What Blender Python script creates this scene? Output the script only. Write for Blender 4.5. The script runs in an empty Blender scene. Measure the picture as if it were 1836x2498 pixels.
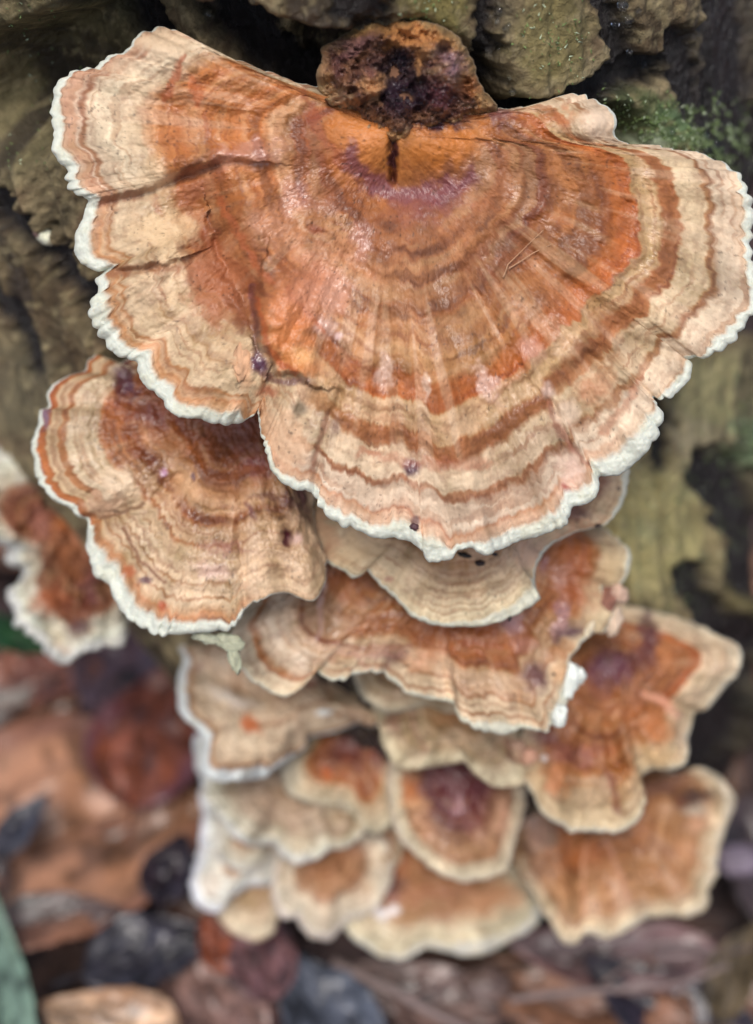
import bpy, math, random
import numpy as np
from mathutils import Vector, Matrix

# ------------------------------------------------------------------ camera, sky, sun, exposure
random.seed(7)
sc = bpy.context.scene
CM = 0.01
W, Hh, F = 1836.0, 2498.0, 3672.0
PITCH = math.radians(50)
CAMH = 27.0                                  # camera height above the forest floor, in cm
cp, sp = math.cos(PITCH), math.sin(PITCH)
CAMPOS = np.array([0.0, 0.0, CAMH])
RIGHT = np.array([1.0, 0, 0]); DOWN = np.array([0.0, -sp, -cp]); FWD = np.array([0.0, cp, -sp])

cam_data = bpy.data.cameras.new('camera'); cam = bpy.data.objects.new('camera', cam_data)
sc.collection.objects.link(cam); sc.camera = cam
cam.location = Vector(CAMPOS * CM); cam.rotation_euler = (math.pi / 2 - PITCH, 0, 0)
cam_data.sensor_fit = 'HORIZONTAL'; cam_data.sensor_width = 36; cam_data.lens = 36 * F / W
cam_data.clip_start = 0.005; cam_data.clip_end = 100
cam_data.dof.use_dof = True; cam_data.dof.focus_distance = 0.181
cam_data.dof.aperture_fstop = 13.5

wd = bpy.data.worlds.new('World'); sc.world = wd; wd.use_nodes = True
nt = wd.node_tree; bg = nt.nodes['Background']
sky = nt.nodes.new('ShaderNodeTexSky'); sky.sky_type = 'NISHITA'; sky.sun_disc = False
SUN_EL, SUN_AZ = math.radians(67), math.radians(192)      # azimuth clockwise from +Y
sky.sun_elevation = SUN_EL; sky.sun_rotation = SUN_AZ
sky.air_density = 1.0; sky.dust_density = 4.0; sky.ozone_density = 1.0
nt.links.new(sky.outputs[0], bg.inputs[0]); bg.inputs[1].default_value = 0.108
sl = bpy.data.lights.new('sun', 'SUN'); sl.energy = 1.5; sl.angle = math.radians(22); sl.color = (1.0, 0.97, 0.93)
so = bpy.data.objects.new('sun', sl); sc.collection.objects.link(so)
sdir = Vector((math.sin(SUN_AZ) * math.cos(SUN_EL), math.cos(SUN_AZ) * math.cos(SUN_EL), math.sin(SUN_EL)))
so.rotation_euler = sdir.to_track_quat('Z', 'Y').to_euler()
sc.view_settings.view_transform = 'Standard'; sc.view_settings.look = 'None'
sc.view_settings.exposure = 0.56; sc.view_settings.gamma = 1.0
sc.view_settings.use_curve_mapping = False
sc.render.engine = 'CYCLES'

# ------------------------------------------------------------------ helpers
C = sc.collection

def lin(c):
    c = np.asarray(c, float) / 255.0
    return np.where(c <= 0.04045, c / 12.92, ((c + 0.055) / 1.055) ** 2.4)

def to_world(kx, ky, d):
    """camera-frame slopes (right, down) and depth in cm -> world cm"""
    d = np.asarray(d, float)
    return CAMPOS + (kx * d)[..., None] * RIGHT + (ky * d)[..., None] * DOWN + d[..., None] * FWD

def pix(X, Y, d):
    return to_world((np.asarray(X, float) - W / 2) / F, (np.asarray(Y, float) - Hh / 2) / F, np.asarray(d, float))

def project(P):
    q = P - CAMPOS
    d = q @ FWD
    d = np.where(np.abs(d) < 1e-3, 1e-3, d)
    return (q @ RIGHT) / d * F + W / 2, (q @ DOWN) / d * F + Hh / 2, d

def _h(ix, iy, seed):
    h = (ix.astype(np.int64) * 374761393 + iy.astype(np.int64) * 668265263 + seed * 1442695041) & 0xffffffff
    h = ((h ^ (h >> 13)) * 1274126177) & 0xffffffff
    h = h ^ (h >> 16)
    return (h & 0xffffff) / float(0xffffff)

def vn(x, y, seed=0):
    x = np.asarray(x, float); y = np.asarray(y, float)
    ix = np.floor(x); iy = np.floor(y); fx = x - ix; fy = y - iy
    fx = fx * fx * fx * (fx * (fx * 6 - 15) + 10); fy = fy * fy * fy * (fy * (fy * 6 - 15) + 10)
    a = _h(ix, iy, seed); b = _h(ix + 1, iy, seed); c = _h(ix, iy + 1, seed); d = _h(ix + 1, iy + 1, seed)
    return (a + (b - a) * fx) * (1 - fy) + (c + (d - c) * fx) * fy - 0.5     # -0.5..0.5

def fbm(x, y, seed=0, o=4, g=0.5):
    s = 0; a = 1.0
    for i in range(o):
        s = s + a * vn(x, y, seed + i * 17); x = x * 2.03 + 5.1; y = y * 2.03 + 1.7; a *= g
    return s

def sst(a, b, x):
    t = np.clip((x - a) / (b - a), 0, 1); return t * t * (3 - 2 * t)

def seg_dist(X, Y, poly):
    """distance in px to a polyline and signed side"""
    best = np.full(X.shape, 1e9); side = np.zeros(X.shape)
    for (x0, y0), (x1, y1) in zip(poly[:-1], poly[1:]):
        dx, dy = x1 - x0, y1 - y0
        t = np.clip(((X - x0) * dx + (Y - y0) * dy) / (dx * dx + dy * dy), 0, 1)
        d = np.hypot(X - x0 - t * dx, Y - y0 - t * dy)
        s = np.sign((X - x0) * dy - (Y - y0) * dx)
        m = d < best; best = np.where(m, d, best); side = np.where(m, s, side)
    return best, side

def mesh_from(name, verts, faces, mat, parent=None, col=None, wet=None, uv=None, nrm=None, loc=None, smooth=True):
    """verts in world cm (numpy), faces int array (n,4) or (n,3); origin at loc (cm)"""
    verts = np.asarray(verts, float)
    if loc is None: loc = verts.mean(0)
    me = bpy.data.meshes.new(name)
    n = len(verts); faces = np.asarray(faces, np.int32); k = faces.shape[1]
    me.vertices.add(n); me.vertices.foreach_set('co', ((verts - loc) * CM).astype(np.float32).ravel())
    me.loops.add(faces.size); me.loops.foreach_set('vertex_index', faces.ravel())
    me.polygons.add(len(faces)); me.polygons.foreach_set('loop_start', np.arange(0, faces.size, k, dtype=np.int32))
    me.update(calc_edges=True)
    me.polygons.foreach_set('use_smooth', np.full(len(faces), smooth))
    if col is not None:
        a = me.color_attributes.new('Col', 'FLOAT_COLOR', 'POINT')
        c = np.ones((n, 4), np.float32); c[:, :3] = col; a.data.foreach_set('color', c.ravel())
    if wet is not None:
        a = me.attributes.new('wet', 'FLOAT', 'POINT'); a.data.foreach_set('value', np.asarray(wet, np.float32))
    if uv is not None:
        a = me.attributes.new('fib', 'FLOAT_VECTOR', 'POINT')
        u = np.zeros((n, 3), np.float32); u[:, :uv.shape[1]] = uv; a.data.foreach_set('vector', u.ravel())
    if nrm is not None:
        me.normals_split_custom_set_from_vertices(nrm.astype(np.float32).tolist())
    me.materials.append(mat)
    o = bpy.data.objects.new(name, me); C.objects.link(o)
    if parent is not None:
        o.parent = parent
        o.location = Vector((np.asarray(loc) - np.asarray(parent['_loc'])) * CM)
    else:
        o.location = Vector(np.asarray(loc) * CM)
    return o

def thing(name, label, cat, loc, group=None):
    o = bpy.data.objects.new(name, None); C.objects.link(o)
    o.empty_display_size = 0.01
    o.location = Vector(np.asarray(loc) * CM); o['_loc'] = [float(v) for v in loc]
    tag(o, label, cat, group); return o

def tag(o, label, cat, group=None):
    o['label'] = label; o['category'] = cat
    if group: o['group'] = group

def grid_faces(nr, nc, wrap=True):
    r = np.arange(nr - 1)[:, None]; c = np.arange(nc if wrap else nc - 1)[None, :]
    c1 = (c + 1) % nc
    return np.stack([r * nc + c, r * nc + c1, (r + 1) * nc + c1, (r + 1) * nc + c], -1).reshape(-1, 4)

# ------------------------------------------------------------------ materials
def new_mat(name):
    m = bpy.data.materials.new(name); m.use_nodes = True
    return m, m.node_tree, m.node_tree.nodes['Principled BSDF']

def N(nt, t, **kw):
    n = nt.nodes.new(t)
    for k, v in kw.items(): setattr(n, k, v)
    return n

def math_node(nt, op, a, b=None, clamp=False):
    n = N(nt, 'ShaderNodeMath', operation=op); n.use_clamp = clamp
    for i, v in enumerate((a, b)):
        if v is None: continue
        if isinstance(v, (int, float)): n.inputs[i].default_value = v
        else: nt.links.new(v, n.inputs[i])
    return n.outputs[0]

def cap_material(name, fib=1.0, bump=1.0, rough_dry=0.72, sss=0.0):
    m, nt, b = new_mat(name); L = nt.links.new
    col = N(nt, 'ShaderNodeAttribute', attribute_name='Col')
    wet = N(nt, 'ShaderNodeAttribute', attribute_name='wet')
    uv = N(nt, 'ShaderNodeAttribute', attribute_name='fib')
    tc = N(nt, 'ShaderNodeTexCoord')
    mp = N(nt, 'ShaderNodeMapping'); mp.inputs['Scale'].default_value = (22, 3.0, 0); L(uv.outputs['Vector'], mp.inputs[0])
    sx = N(nt, 'ShaderNodeSeparateXYZ'); L(uv.outputs['Vector'], sx.inputs[0]); fz = sx.outputs['Z']
    nf = N(nt, 'ShaderNodeTexNoise'); nf.inputs['Scale'].default_value = 1.0; nf.inputs['Detail'].default_value = 4
    L(mp.outputs[0], nf.inputs['Vector'])
    ng = N(nt, 'ShaderNodeTexNoise'); ng.inputs['Scale'].default_value = 2600; ng.inputs['Detail'].default_value = 5
    ng.inputs['Roughness'].default_value = 0.65
    L(tc.outputs['Object'], ng.inputs['Vector'])
    nm = N(nt, 'ShaderNodeTexNoise'); nm.inputs['Scale'].default_value = 420; nm.inputs['Detail'].default_value = 5
    L(tc.outputs['Object'], nm.inputs['Vector'])
    # colour variation
    nfc = math_node(nt, 'MULTIPLY', math_node(nt, 'SUBTRACT', nf.outputs[0], 0.5), math_node(nt, 'POWER', fz, 2.0))
    v1 = math_node(nt, 'MULTIPLY_ADD', nfc, 0.22 * fib); v1.node.inputs[2].default_value = 1.0
    v2 = math_node(nt, 'MULTIPLY_ADD', ng.outputs[0], 0.30); v2.node.inputs[2].default_value = 0.85
    v3 = math_node(nt, 'MULTIPLY_ADD', nm.outputs[0], 0.34); v3.node.inputs[2].default_value = 0.83
    vv = math_node(nt, 'MULTIPLY', math_node(nt, 'MULTIPLY', v1, v2), v3)
    mx = N(nt, 'ShaderNodeVectorMath', operation='SCALE'); L(col.outputs['Color'], mx.inputs[0]); L(vv, mx.inputs['Scale'])
    L(mx.outputs[0], b.inputs['Base Color'])
    # roughness: wet areas are glossy
    wn = math_node(nt, 'MULTIPLY_ADD', nm.outputs[0], 0.9); wn.node.inputs[2].default_value = -0.45
    w = math_node(nt, 'ADD', wet.outputs['Fac'], math_node(nt, 'MULTIPLY', wn, 0.8), True)
    r = math_node(nt, 'MULTIPLY_ADD', w, -(rough_dry - 0.24)); r.node.inputs[2].default_value = rough_dry
    L(r, b.inputs['Roughness'])
    L(math_node(nt, 'MULTIPLY', w, 0.75), b.inputs['Coat Weight']); b.inputs['Coat Roughness'].default_value = 0.16
    b.inputs['Specular IOR Level'].default_value = 0.5
    # relief
    h = math_node(nt, 'ADD', math_node(nt, 'MULTIPLY', nfc, 0.18 * fib),
                  math_node(nt, 'ADD', math_node(nt, 'MULTIPLY', ng.outputs[0], 0.5), math_node(nt, 'MULTIPLY', nm.outputs[0], 0.8)))
    bp = N(nt, 'ShaderNodeBump'); bp.inputs['Strength'].default_value = 0.36 * bump; bp.inputs['Distance'].default_value = 0.00035
    L(h, bp.inputs['Height']); L(bp.outputs[0], b.inputs['Normal']); L(bp.outputs[0], b.inputs['Coat Normal'])
    if sss:
        b.inputs['Subsurface Weight'].default_value = sss; b.inputs['Subsurface Radius'].default_value = (1, .7, .5)
        b.inputs['Subsurface Scale'].default_value = 0.0012
    return m

M_CAP = cap_material('bracket_cap_surface')
M_RIM = cap_material('bracket_white_margin', fib=0.15, bump=0.5, rough_dry=0.85, sss=0.25)
M_PORE = cap_material('bracket_pore_surface', fib=0.0, bump=0.8, rough_dry=0.9)

def bark_material():
    m, nt, b = new_mat('wet_mossy_bark'); L = nt.links.new
    col = N(nt, 'ShaderNodeAttribute', attribute_name='Col'); wet = N(nt, 'ShaderNodeAttribute', attribute_name='wet')
    tc = N(nt, 'ShaderNodeTexCoord')
    n1 = N(nt, 'ShaderNodeTexNoise'); n1.inputs['Scale'].default_value = 900; n1.inputs['Detail'].default_value = 7; n1.inputs['Roughness'].default_value = .7
    n2 = N(nt, 'ShaderNodeTexNoise'); n2.inputs['Scale'].default_value = 220; n2.inputs['Detail'].default_value = 5
    n3 = N(nt, 'ShaderNodeTexVoronoi'); n3.inputs['Scale'].default_value = 700
    for n in (n1, n2, n3): L(tc.outputs['Object'], n.inputs['Vector'])
    a = math_node(nt, 'MULTIPLY_ADD', n1.outputs[0], 1.5); a.node.inputs[2].default_value = 0.25
    c = math_node(nt, 'MULTIPLY_ADD', n2.outputs[0], 1.2); c.node.inputs[2].default_value = 0.4
    mx = N(nt, 'ShaderNodeVectorMath', operation='SCALE'); L(col.outputs['Color'], mx.inputs[0]); L(math_node(nt, 'MULTIPLY', a, c), mx.inputs['Scale'])
    L(mx.outputs[0], b.inputs['Base Color'])
    w = math_node(nt, 'ADD', wet.outputs['Fac'], math_node(nt, 'MULTIPLY_ADD', n2.outputs[0], 0.8), True)
    w.node.inputs[1].links[0].from_node.inputs[2].default_value = -0.4
    r = math_node(nt, 'MULTIPLY_ADD', w, -0.62); r.node.inputs[2].default_value = 0.85
    L(r, b.inputs['Roughness'])
    L(math_node(nt, 'MULTIPLY', w, 0.6), b.inputs['Coat Weight']); b.inputs['Coat Roughness'].default_value = 0.15
    b.inputs['Specular IOR Level'].default_value = 0.35
    h = math_node(nt, 'ADD', math_node(nt, 'MULTIPLY', n1.outputs[0], 1.0), math_node(nt, 'ADD', math_node(nt, 'MULTIPLY', n2.outputs[0], 1.6), math_node(nt, 'MULTIPLY', n3.outputs[0], 0.5)))
    bp = N(nt, 'ShaderNodeBump'); bp.inputs['Strength'].default_value = 0.9; bp.inputs['Distance'].default_value = 0.0011
    L(h, bp.inputs['Height']); L(bp.outputs[0], b.inputs['Normal']); L(bp.outputs[0], b.inputs['Coat Normal'])
    return m
M_BARK = bark_material()

def plain_material(name, rough=0.6, scale=300, var=0.6, bump=0.6, dist=0.0008, coat=0.0, spec=0.4):
    m, nt, b = new_mat(name); L = nt.links.new
    col = N(nt, 'ShaderNodeAttribute', attribute_name='Col'); tc = N(nt, 'ShaderNodeTexCoord')
    n1 = N(nt, 'ShaderNodeTexNoise'); n1.inputs['Scale'].default_value = scale; n1.inputs['Detail'].default_value = 6
    L(tc.outputs['Object'], n1.inputs['Vector'])
    a = math_node(nt, 'MULTIPLY_ADD', n1.outputs[0], 2 * var); a.node.inputs[2].default_value = 1 - var
    mx = N(nt, 'ShaderNodeVectorMath', operation='SCALE'); L(col.outputs['Color'], mx.inputs[0]); L(a, mx.inputs['Scale'])
    L(mx.outputs[0], b.inputs['Base Color']); b.inputs['Roughness'].default_value = rough
    b.inputs['Coat Weight'].default_value = coat; b.inputs['Coat Roughness'].default_value = 0.2
    b.inputs['Specular IOR Level'].default_value = spec
    bp = N(nt, 'ShaderNodeBump'); bp.inputs['Strength'].default_value = bump; bp.inputs['Distance'].default_value = dist
    L(n1.outputs[0], bp.inputs['Height']); L(bp.outputs[0], b.inputs['Normal'])
    return m
M_SOIL = plain_material('dark_forest_soil', 0.7, 250, .8, 1.0, .003)
M_LEAF = plain_material('wet_dead_leaf', 0.42, 180, .45, .5, .0006, .25)
M_TWIG = plain_material('twig_bark', 0.7, 400, .5, .8, .0006)
M_SPECK = plain_material('dark_debris', 0.5, 900, .5, .8, .0003)
M_FIBRE = plain_material('pale_fibre', 0.6, 500, .2, .2, .0001)

# ------------------------------------------------------------------ trunk shape (cm, camera-free world surface)
def t_front(Y):
    Y = np.asarray(Y, float); k = (Y - 1249) / F
    t1 = 20.92 / (1 - .7 * k)
    k0 = (1900 - 1249) / F; T1 = 20.92 / (1 - .7 * k0); g = 1.2
    t2 = (T1 - g * k0 * T1) / (1 - g * k)
    return np.where(Y < 1900, t1, t2)
def xc(Y): return np.interp(Y, [-1500, 0, 1000, 1700, 2000, 2600, 3200], [560, 850, 1020, 1230, 1290, 1330, 1360])
def rad(Y): return np.interp(Y, [-1500, 0, 1000, 1700, 2000, 3200], [7.0, 6.8, 7.0, 6.0, 5.6, 5.8])
def trunk_depth(X, Y):
    T = t_front(Y); dx = (X - xc(Y)) / F * T; R = rad(Y)
    return float(T + R - math.sqrt(max(R * R - min(abs(dx), .97 * R) ** 2, 0)))

def apply_stains_and_light(X, Y, col, wet, stains_and_light, seed):
    """colour patches: (kind, geometry, size, rgb, strength, wet)"""
    wx = fbm(X / 26, Y / 26, seed + 71, 4) * 26 + fbm(X / 7, Y / 7, seed + 77, 2) * 5
    wy = fbm(X / 26, Y / 26, seed + 91, 4) * 26 + fbm(X / 7, Y / 7, seed + 97, 2) * 5
    for s in stains_and_light:
        kind = s[0]
        if kind == 'e':          # ellipse: x,y,rx,ry,angle
            _, (x, y, rx, ry, an), rgb, k, wt, hard = s
            jx = wx * min(1.4, max(rx, ry) / 60); jy = wy * min(1.4, max(rx, ry) / 60)
            ca, sa = math.cos(math.radians(an)), math.sin(math.radians(an))
            u = ((X + jx - x) * ca + (Y + jy - y) * sa) / rx; v = (-(X + jx - x) * sa + (Y + jy - y) * ca) / ry
            d = np.hypot(u, v)
        else:                    # polyline: pts, width
            _, (pts, wdt), rgb, k, wt, hard = s
            j = min(1.0, wdt / 22)
            d, _s = seg_dist(X + wx * j, Y + wy * j, pts); d = d / wdt
        a = 1 - sst(hard, 1.0 + (1 - hard) * 0.35, d)
        if rgb is not None: col += (a * k)[..., None] * (lin(rgb) - col)
        if wt is not None: wet += a * (wt - wet)
    return col, wet

def lump(name, ctr, ax, mat, rgb, seed, parent=None, noise=.25, nu=28, nv=18, wet=None):
    """irregular rounded lump; ax = three half-axis vectors in cm"""
    ax = [np.asarray(a, float) for a in ax]
    th = np.linspace(0, np.pi, nv)[:, None]; ph = np.linspace(0, 2 * np.pi, nu, endpoint=False)[None]
    x = np.sin(th) * np.cos(ph); y = np.sin(th) * np.sin(ph); z = np.cos(th) + 0 * ph
    k = 1 + noise * (fbm(x * 2 + 7, y * 2 + z * 1.7, seed, 3) + .5 * fbm(x * 5, z * 5 + y * 4, seed + 3, 2)) * 1.6
    P = np.asarray(ctr) + (x * k)[..., None] * ax[0] + (y * k)[..., None] * ax[1] + (z * k)[..., None] * ax[2]
    col = lin(rgb) * (1 + .5 * fbm(x * 3, y * 3 + z * 2, seed + 9, 3))[..., None]
    f = grid_faces(nv, nu)
    c = P.reshape(-1, 3); q = c[f]; n = np.cross(q[:, 2] - q[:, 0], q[:, 3] - q[:, 1])
    if ((q.mean(1) - np.asarray(ctr)) * n).sum() < 0: f = f[:, ::-1]
    return mesh_from(name, c, f, mat, parent, col.reshape(-1, 3), np.full(len(c), wet if wet is not None else 0.0), uv=np.zeros((len(c), 3)), loc=np.asarray(parent['_loc']) if parent is not None else np.asarray(ctr))


# ------------------------------------------------------------------ bracket builder
SURF = {}
def on_surface(key, X, Y, lift=0.0):
    sx, sy, P = SURF[key]
    i = np.argmin((sx - X) ** 2 + (sy - Y) ** 2)
    d = (P[i] - CAMPOS) @ FWD
    return pix(X, Y, d - lift), d
def resample(pts, n):
    P = np.asarray(pts, float); m = len(P); out = []
    for i in range(m):
        p0, p1, p2, p3 = P[i - 1], P[i], P[(i + 1) % m], P[(i + 2) % m]
        t = np.linspace(0, 1, 24, endpoint=False)[:, None]
        out.append(0.5 * ((2 * p1) + (-p0 + p2) * t + (2 * p0 - 5 * p1 + 4 * p2 - p3) * t ** 2 + (-p0 + 3 * p1 - 3 * p2 + p3) * t ** 3))
    Q = np.concatenate(out); Q = np.vstack([Q, Q[:1]])
    L = np.concatenate([[0], np.cumsum(np.hypot(*np.diff(Q, axis=0).T))])
    s = np.linspace(0, L[-1], n, endpoint=False)
    return np.stack([np.interp(s, L, Q[:, 0]), np.interp(s, L, Q[:, 1])], -1), L[-1]

def csmooth(a, k):
    f = np.fft.rfft(a); w = np.exp(-0.5 * (np.arange(len(f)) / k) ** 2); return np.fft.irfft(f * w, len(a))

def ramp(q, bands):
    qs = [b[0] for b in bands]; cs = lin(np.array([b[1] for b in bands]))
    return np.stack([np.interp(q, qs, cs[:, i]) for i in range(3)], -1)

def bracket(label, Hc, outline, bands, rims, seed, N=400, K=90, gy=-.35, gx=0., off=0., depth=None, droop=.5,
            fold=.10, scal=4, scal_l=34, stains_and_light=(), bumps=(), creases=(), steps=(), thick=.35, rimcol=(213, 216, 201),
            wetb=0.25, name='bracket_fungus', cat='bracket fungus', group=None, warp=1.0, cup=0.0, tr=.07, parent=None, zone=1.0, pl_amp=1.0, outer=.92, rough=0.0):
    Hx, Hy = Hc
    M, per = resample(outline, N)
    i = np.arange(N)
    # scalloped margin
    tng = np.roll(M, -1, 0) - np.roll(M, 1, 0); tng /= np.linalg.norm(tng, axis=1)[:, None] + 1e-9
    nr = np.stack([tng[:, 1], -tng[:, 0]], -1)
    if ((M - [Hx, Hy]) * nr).sum() < 0: nr = -nr
    s = i * per / N
    ph = s / scal_l + 1.6 * fbm(s / 90, s * 0, seed + 3, 2)
    lobes = (np.abs(np.sin(np.pi * ph)) - .6) * (.25 + 1.1 * np.clip(.5 + 1.3 * fbm(s / 110, s * 0, seed + 4, 2), 0, 1)) + .9 * fbm(s / 55, s * 0, seed + 6, 2)
    ends = np.minimum(1, np.minimum(i, N - i) / 12.0)
    sc_a = scal * (0.55 + 1.1 * (vn(s / 130, s * 0, seed + 5) + .5))
    M = M + nr * ((lobes * sc_a + fbm(s / 18, s * 0, seed + 8, 3) * scal * .55) * ends)[:, None]
    Ms = np.stack([csmooth(M[:, 0], 13), csmooth(M[:, 1], 13)], -1)
    ln = np.hypot(M[:, 0] - Hx, M[:, 1] - Hy)
    # width of the pale margin in px round the outline
    rw = np.zeros(N); ws = np.zeros(N)
    for (x, y, w) in rims:
        k = 1 / ((M[:, 0] - x) ** 2 + (M[:, 1] - y) ** 2 + 200) ** 2
        rw += k * w; ws += k
    rw = rw / ws
    rw = rw * 1.02 * (1 + .40 * fbm(s / 48, s * 0, seed + 11, 3)) + fbm(s / 11, s * 0, seed + 13, 3) * np.minimum(rw, 9) * .6
    rw = np.clip(rw, 2.0, .5 * ln)
    rm = 1 - rw / ln
    Kc = int(K * .82); Km = K - Kc
    a = np.concatenate([np.linspace(0, 1, Kc + 1)[:, None] * rm[None], rm[None] + (1 - rm[None]) * (np.linspace(0, 1, Km + 1)[1:, None])])
    r = a
    bl = sst(.62, 1.0, r)[..., None]
    Me = Ms[None] * (1 - bl) + M[None] * bl
    X = Hx + r * (Me[..., 0] - Hx); Y = Hy + r * (Me[..., 1] - Hy)
    q = r / rm[None]
    # base surface
    d0 = (trunk_depth(Hx, Hy) if depth is None else depth) - off
    kx = (X - W / 2) / F; ky = (Y - Hh / 2) / F
    kx0 = (Hx - W / 2) / F; ky0 = (Hy - Hh / 2) / F
    D = (d0 - gy * ky0 * d0 - gx * kx0 * d0) / (1 - gy * ky - gx * kx)
    S = s[None] + 0 * r
    lc = ln[None] / F * d0                                         # radial length, cm
    rel = droop * r ** 3.2 - cup * r * (1 - r) * 4 * .25
    rel = rel + fold * (fbm(S / 150, r * 1.2, seed + 21, 2)) * r ** 1.6 * 2.4
    rel = rel + .25 * fold * fbm(S / 42, r * 2.0, seed + 22, 2) * r ** 3
    wq = q + warp * (.020 * fbm(X / 110, Y / 110, seed + 31, 3) + .010 * fbm(X / 24, Y / 24, seed + 32, 3) + .003 * fbm(S / 5, q * 9, seed + 34, 2)) * sst(.05, .3, q)
    # concentric growth ridges
    rel = rel - .018 * np.sin(2 * np.pi * (wq * 9.3 + .3 * np.sin(wq * 17))) * sst(.1, .5, r) * (lc / 4)
    rel = rel - .007 * fbm(wq * 44, S / 160, seed + 35, 2)
    rel = rel + .008 * fbm(S / 12, q * 4, seed + 36, 2) * sst(.4, .95, r)              # radial fibrils
    rel = rel + .012 * fbm(X / 9, Y / 9, seed + 37, 3)
    # swollen margin with little radial furrows
    dm = (1 - r) * lc
    inrim = sst(0, .22, (q - 1) / np.maximum(1 / rm[None] - 1, 1e-4) + .02)
    puff = np.minimum(rw / 45, 1)[None]
    rel = rel - .035 * inrim * puff + .024 * inrim * puff * (1 - np.abs(np.sin(np.pi * ph))[None]) ** 2 * np.clip(.3 + 1.8 * fbm(S / 70, q, seed + 7, 2), 0, 1) + .02 * inrim * puff * fbm(X / 16, Y / 16, seed + 9, 3)
    x = np.clip(1 - dm / tr, 0, 1); rel = rel + tr * (1 - np.sqrt(np.clip(1 - x * x, 0, 1)))
    for (bx, by, rx, ry, an, h) in bumps:
        ca, sa = math.cos(math.radians(an)), math.sin(math.radians(an))
        u = ((X - bx) * ca + (Y - by) * sa) / rx; v = (-(X - bx) * sa + (Y - by) * ca) / ry
        rel = rel - h * np.exp(-(u * u + v * v))
    for (pts, w, dp) in creases:
        jx = 10 * fbm(X / 30, Y / 30, seed + 51, 3)
        dd, _s = seg_dist(X + jx, Y + jx, pts); rel = rel + dp * np.exp(-(dd / w) ** 2)
    rel = rel - .028 * pl_amp * fbm(S / 55, q * 2.2, seed + 64, 2) * sst(.25, .8, r)
    for (pts, w, hgt, reach) in steps:           # raised edge: left side of the line is higher by hgt
        jx = 12 * fbm(X / 34, Y / 34, seed + 55, 3)
        dd, sd = seg_dist(X + jx, Y - jx, pts); sg = dd * sd
        rel = rel - hgt * sst(-w, w, sg) * np.exp(-(dd / reach) ** 2)
    if rough: rel = rel - rough * (fbm(X / 30, Y / 30, seed + 81, 5) + .5 * np.abs(fbm(X / 14, Y / 14, seed + 83, 3))) * sst(.02, .2, r) * (1 - .7 * sst(.85, 1, r))
    D = D + rel
    P = to_world(kx, ky, D)
    # plane frame for thickness
    away = to_world(kx0 + 0 * kx[:1, :1], ky0 + 0 * ky[:1, :1], np.full((1, 1), d0 + 1)) - to_world(kx0 + 0 * kx[:1, :1], ky0 + 0 * ky[:1, :1], np.full((1, 1), d0))
    away = away[0, 0] / np.linalg.norm(away[0, 0])
    under = []
    ctr = P[0, 0]
    edge = P[-1]
    for (rr, th) in ((.997, .07), (.985, .11), (.95, .16), (.85, .2), (.6, .3), (.3, .6), (.05, 1.0)):
        k = rr
        tt = tr * 1.3 + (thick - tr) * (1 - rr) ** .5 + th * thick * .2
        base_r = max(rr, 0)
        row = ctr + (edge - ctr) * base_r
        top_row = np.array([np.interp(0, [0], [0])])
        # follow the upper surface at that radius
        idx = np.clip(int(round((Kc * min(rr / float(rm.mean()), 1))) if rr < rm.mean() else Kc + int(Km * (rr - rm.mean()) / max(1 - rm.mean(), 1e-3))), 0, K)
        idx = min(idx, K - 1)
        Drow = D[idx]
        row = P[idx] * .9 + row * .1 + away * tt if rr < .9 else edge + (ctr - edge) * (1 - rr) * 1.0 + away * tt * .9
        under.append(row)
    G = np.concatenate([P, np.array(under)])
    # normals over the whole closed sheet
    E1 = G[1:] - G[:-1]
    A = np.roll(G, -1, 1)
    fn = np.cross(A[1:] - G[:-1], G[1:] - A[:-1])                    # diagonals
    vnorm = np.zeros_like(G)
    for dr in (0, 1):
        for dc in (0, 1):
            f = np.roll(fn, dc, 1)
            if dr == 0: vnorm[:-1] += f
            else: vnorm[1:] += f
    vnorm[0] = fn[0].sum(0)[None]
    vnorm /= np.linalg.norm(vnorm, axis=-1, keepdims=True) + 1e-12
    viewv = -FWD
    flip = (vnorm[2:Kc].reshape(-1, 3) @ viewv).mean() < 0
    if flip: vnorm = -vnorm
    # colour
    if not isinstance(bands[0][0], (int, float)) or len(bands[0]) == 3:
        col = 0; wsum = 0
        for (bx, by, bd) in bands:
            k = (1 / ((X - bx) ** 2 + (Y - by) ** 2 + 4000) ** 2)[..., None]
            col = col + k * ramp(wq, bd); wsum = wsum + k
        col = col / wsum
    else:
        col = ramp(wq, bands)
    zn = fbm(wq * 30, S / 500, seed + 63, 2) * sst(.12, .3, q) * (1 - sst(.55, .72, q) * outer)
    zd = sst(.05, .35, zn)[..., None] * .42 * zone; zl = sst(.05, .35, -zn)[..., None] * .30 * zone
    col = col * (1 - zd * np.array([.88, 1.0, 1.0])); col = col + (lin((206, 162, 124)) - col) * zl * .7
    pleat = fbm(S / 55, q * 2.2, seed + 64, 3) * sst(.2, .6, r)
    col = col * (1 + .34 * pleat)[..., None]
    col = col + (lin((206, 168, 140)) - col) * (.30 * sst(.12, .4, pleat) * (1 - sst(.9, 1.0, q)))[..., None]
    mott = fbm(X / 45, Y / 45, seed + 41, 5)
    col = col * (1 + .34 * mott)[..., None]
    fib = fbm(S / 8, q * 4.5, seed + 42, 3) * sst(.25, .8, r) + .8 * fbm(X / 6, Y / 6, seed + 49, 3) * (1 - sst(.25, .8, r))
    col = col * (1 + .11 * fib)[..., None]
    lum = (col @ np.array([.3, .59, .11]))[..., None]; col = (lum + (col - lum) * (1.0 - .20 * sst(.16, .46, lum))) * (np.array([.83, .93, .74]) + (np.array([.905, .95, .865]) - np.array([.83, .93, .74])) * sst(.16, .40, lum))
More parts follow.
